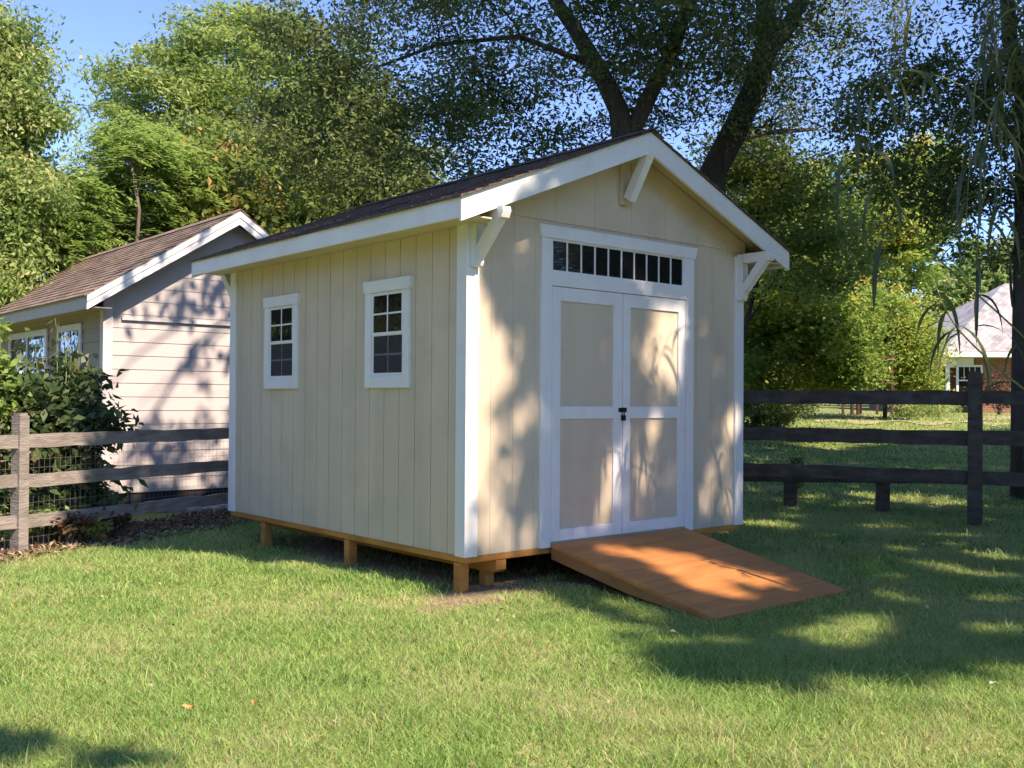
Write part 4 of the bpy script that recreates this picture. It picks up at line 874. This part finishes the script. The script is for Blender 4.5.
# ------------------------------------------------------------------ grass
def lawn():
    pts = []; wid = []; hei = []
    def in_bed(x, y):
        q = (x-A0.x)*nn.x+(y-A0.y)*nn.y; return q < .12+.06*np.sin(x*9)
    for (d0, d1, dens, wf) in ((2.9, 4.6, 15000, 1.0), (4.6, 6.6, 9000, 1.25), (6.6, 9, 4600, 1.7), (9, 13, 2100, 2.4), (13, 20, 420, 4.5), (20, 34, 110, 8)):
        l0, l1 = (-.60, .60) if d1 < 13.5 else (-.02, .62)
        A = .5*(d1*d1-d0*d0)*(l1-l0); N = int(A*dens)
        d = np.sqrt(RNG.uniform(d0*d0, d1*d1, N)); l = RNG.uniform(l0, l1, N)*d
        fx = fw[:2]/np.linalg.norm(fw[:2]); rx = rt[:2]/np.linalg.norm(rt[:2])
        x = CAM[0]+d*fx[0]+l*rx[0]; y = CAM[1]+d*fx[1]+l*rx[1]
        under = (x > .0) & (x < W) & (y > .05) & (y < L-.05)
        ramp = (x > RX0-.01) & (x < RX1+.01) & (y > RY+.02) & (y < 0)
        garage = (y > 6.7) & (x > -.3) & (x < 3.2)
        dn = .55+.5*np.sin(2.3*x+1.1*np.sin(1.9*y))*np.sin(2.9*y+1.3*np.sin(2.1*x))
        dirt = np.exp(-(((x+.05)/.42)**2+((y+.02)/.22)**2)) + .8*np.exp(-(((x-.25)/.5)**2+((y-.05)/.25)**2))
        pr = np.clip(.55+.55*dn, .3, 1)*(1-np.clip(dirt, 0, .93))
        keep = ~(under & (RNG.random(N) > .12)) & ~ramp & ~garage & ~(in_bed(x, y) & (l < 3)) & (RNG.random(N) < pr)
        x, y = x[keep], y[keep]; pts.append(np.column_stack([x, y, gz(x, y)-.004])); k = len(x)
        wid.append(.0036*wf*RNG.uniform(.6, 1.35, k)); tf = np.sin(5.1*x+2.3*np.sin(4.3*y))*np.sin(6.3*y+1.7*np.sin(5.7*x)); tall = (RNG.random(k) < .03+.10*(tf > .72))*RNG.uniform(.01, .05, k) + .016*np.clip(tf, 0, 1)
        hei.append((.022+.020*RNG.random(k)+.010*np.sin(1.3*x+.7)*np.sin(1.7*y)+tall)*(1+.1*(wf-1)))
    P_ = np.concatenate(pts); w_ = np.concatenate(wid)[:, None]; h_ = np.concatenate(hei)[:, None]; N = len(P_)
    a = RNG.uniform(0, 2*np.pi, N); s = np.column_stack([np.cos(a), np.sin(a), np.zeros(N)]); b = RNG.uniform(0, 2*np.pi, N)
    lean = np.column_stack([np.cos(b), np.sin(b), np.zeros(N)])*RNG.uniform(.4, 1.5, N)[:, None]; up_ = np.array([0, 0, 1.0])
    m1 = P_ + (lean*.35+up_*.62)*h_; tip = P_ + (lean*1.0+up_*1.0)*h_
    V = np.stack([P_-s*w_/2, P_+s*w_/2, m1+s*w_*.42, m1-s*w_*.42, tip], 1).astype(np.float32)
    me = bpy.data.meshes.new('grass'); me.vertices.add(5*N); me.vertices.foreach_set('co', V.reshape(-1))
    base = (np.arange(N)*5)[:, None]; li = np.concatenate([base+[0, 1, 2, 3], base+[3, 2, 4]], 1).astype(np.int32).reshape(-1)
    me.loops.add(7*N); me.loops.foreach_set('vertex_index', li); me.polygons.add(2*N)
    ls = np.stack([np.arange(N)*7, np.arange(N)*7+4], 1).astype(np.int32).reshape(-1); me.polygons.foreach_set('loop_start', ls)
    r = RNG.random(N).astype(np.float32); at = me.attributes.new('rnd', 'FLOAT', 'FACE'); at.data.foreach_set('value', np.repeat(r, 2))
    me.materials.append(leafmat('grass_blades', [(0, (.16, .31, .08)), (.35, (.30, .51, .15)), (.68, (.44, .62, .21)), (.84, (.44, .42, .20)), (1, (.55, .49, .30))], .5, .5, 1.0, 1.5)); me.update(calc_edges=True)
    o = bpy.data.objects.new('grass', me); C.objects.link(o); tag(o, 'short mown lawn grass with dry patches around the shed', 'grass', kind='stuff'); print('blades', N)
lawn()
# fallen leaves
def fallen(px, py, s, m, lab):
    w_ = fw + rt*(px-512)/FPX + up*(384-py)/FPX; t = (-.245-CAM[2])/w_[2]; c = CAM+w_*t; mb = MB(); n = 10; pts = [(c[0], c[1], c[2]+.006)]; a0 = random.uniform(0, 6)
    for i in range(n):
        r = s*(1 if i % 2 == 0 else .55)*random.uniform(.8, 1.1); a = a0+2*math.pi*i/n; pts.append((c[0]+r*math.cos(a), c[1]+r*math.sin(a), c[2]+random.uniform(-.004, .016)))
    mb.poly(pts, [(0, 1+i, 1+(i+1) % n) for i in range(n)]); tag(mb.build('fallen_leaf', m), lab, 'leaf', 'fallen leaves on the lawn')
M['leaf_o'] = mat('orange_leaf', (.55, .24, .09), .7, .2); M['leaf_p'] = mat('pale_leaf', (.55, .50, .38), .7, .2)
fallen(190, 707, .036, M['leaf_o'], 'large orange fallen leaf on the sunny lawn at lower left')
fallen(151, 686, .02, M['leaf_p'], 'small pale leaf lying left of the orange leaf')
fallen(253, 703, .014, M['leaf_o'], 'small orange leaf lying right of the large orange leaf')
fallen(645, 756, .018, M['leaf_p'], 'pale leaf on the grass at the bottom centre')
fallen(673, 632, .022, M['leaf_p'], 'pale leaf in the grass below the ramp')
fallen(993, 684, .024, M['leaf_p'], 'pale leaf lying in the shade at the right edge')

F = Fol(); k = 260; d = np.sqrt(RNG.uniform(3.2**2, 9.5**2, k)); l = RNG.uniform(-.55, .55, k)*d
x = CAM[0]+d*fw[0]+l*rt[0]; y = CAM[1]+d*fw[1]+l*rt[1]; q_ = ~((x > -.1) & (x < W+.1) & (y > -1.6)) & (((x-A0.x)*nn.y*0+(x-A0.x)*nn.x+(y-A0.y)*nn.y) > .3)
x, y = x[q_], y[q_]; F.add(np.column_stack([x, y, gz(x, y)+.022]), .032, .02, 0, 3.0)
tag(F.build('leaf_litter', leafmat('litter', [(0, (.16, .09, .05)), (.5, (.34, .22, .12)), (1, (.58, .52, .38))], .1, .8)), 'tiny dry leaves and bits scattered over the lawn', 'leaf litter', kind='stuff')
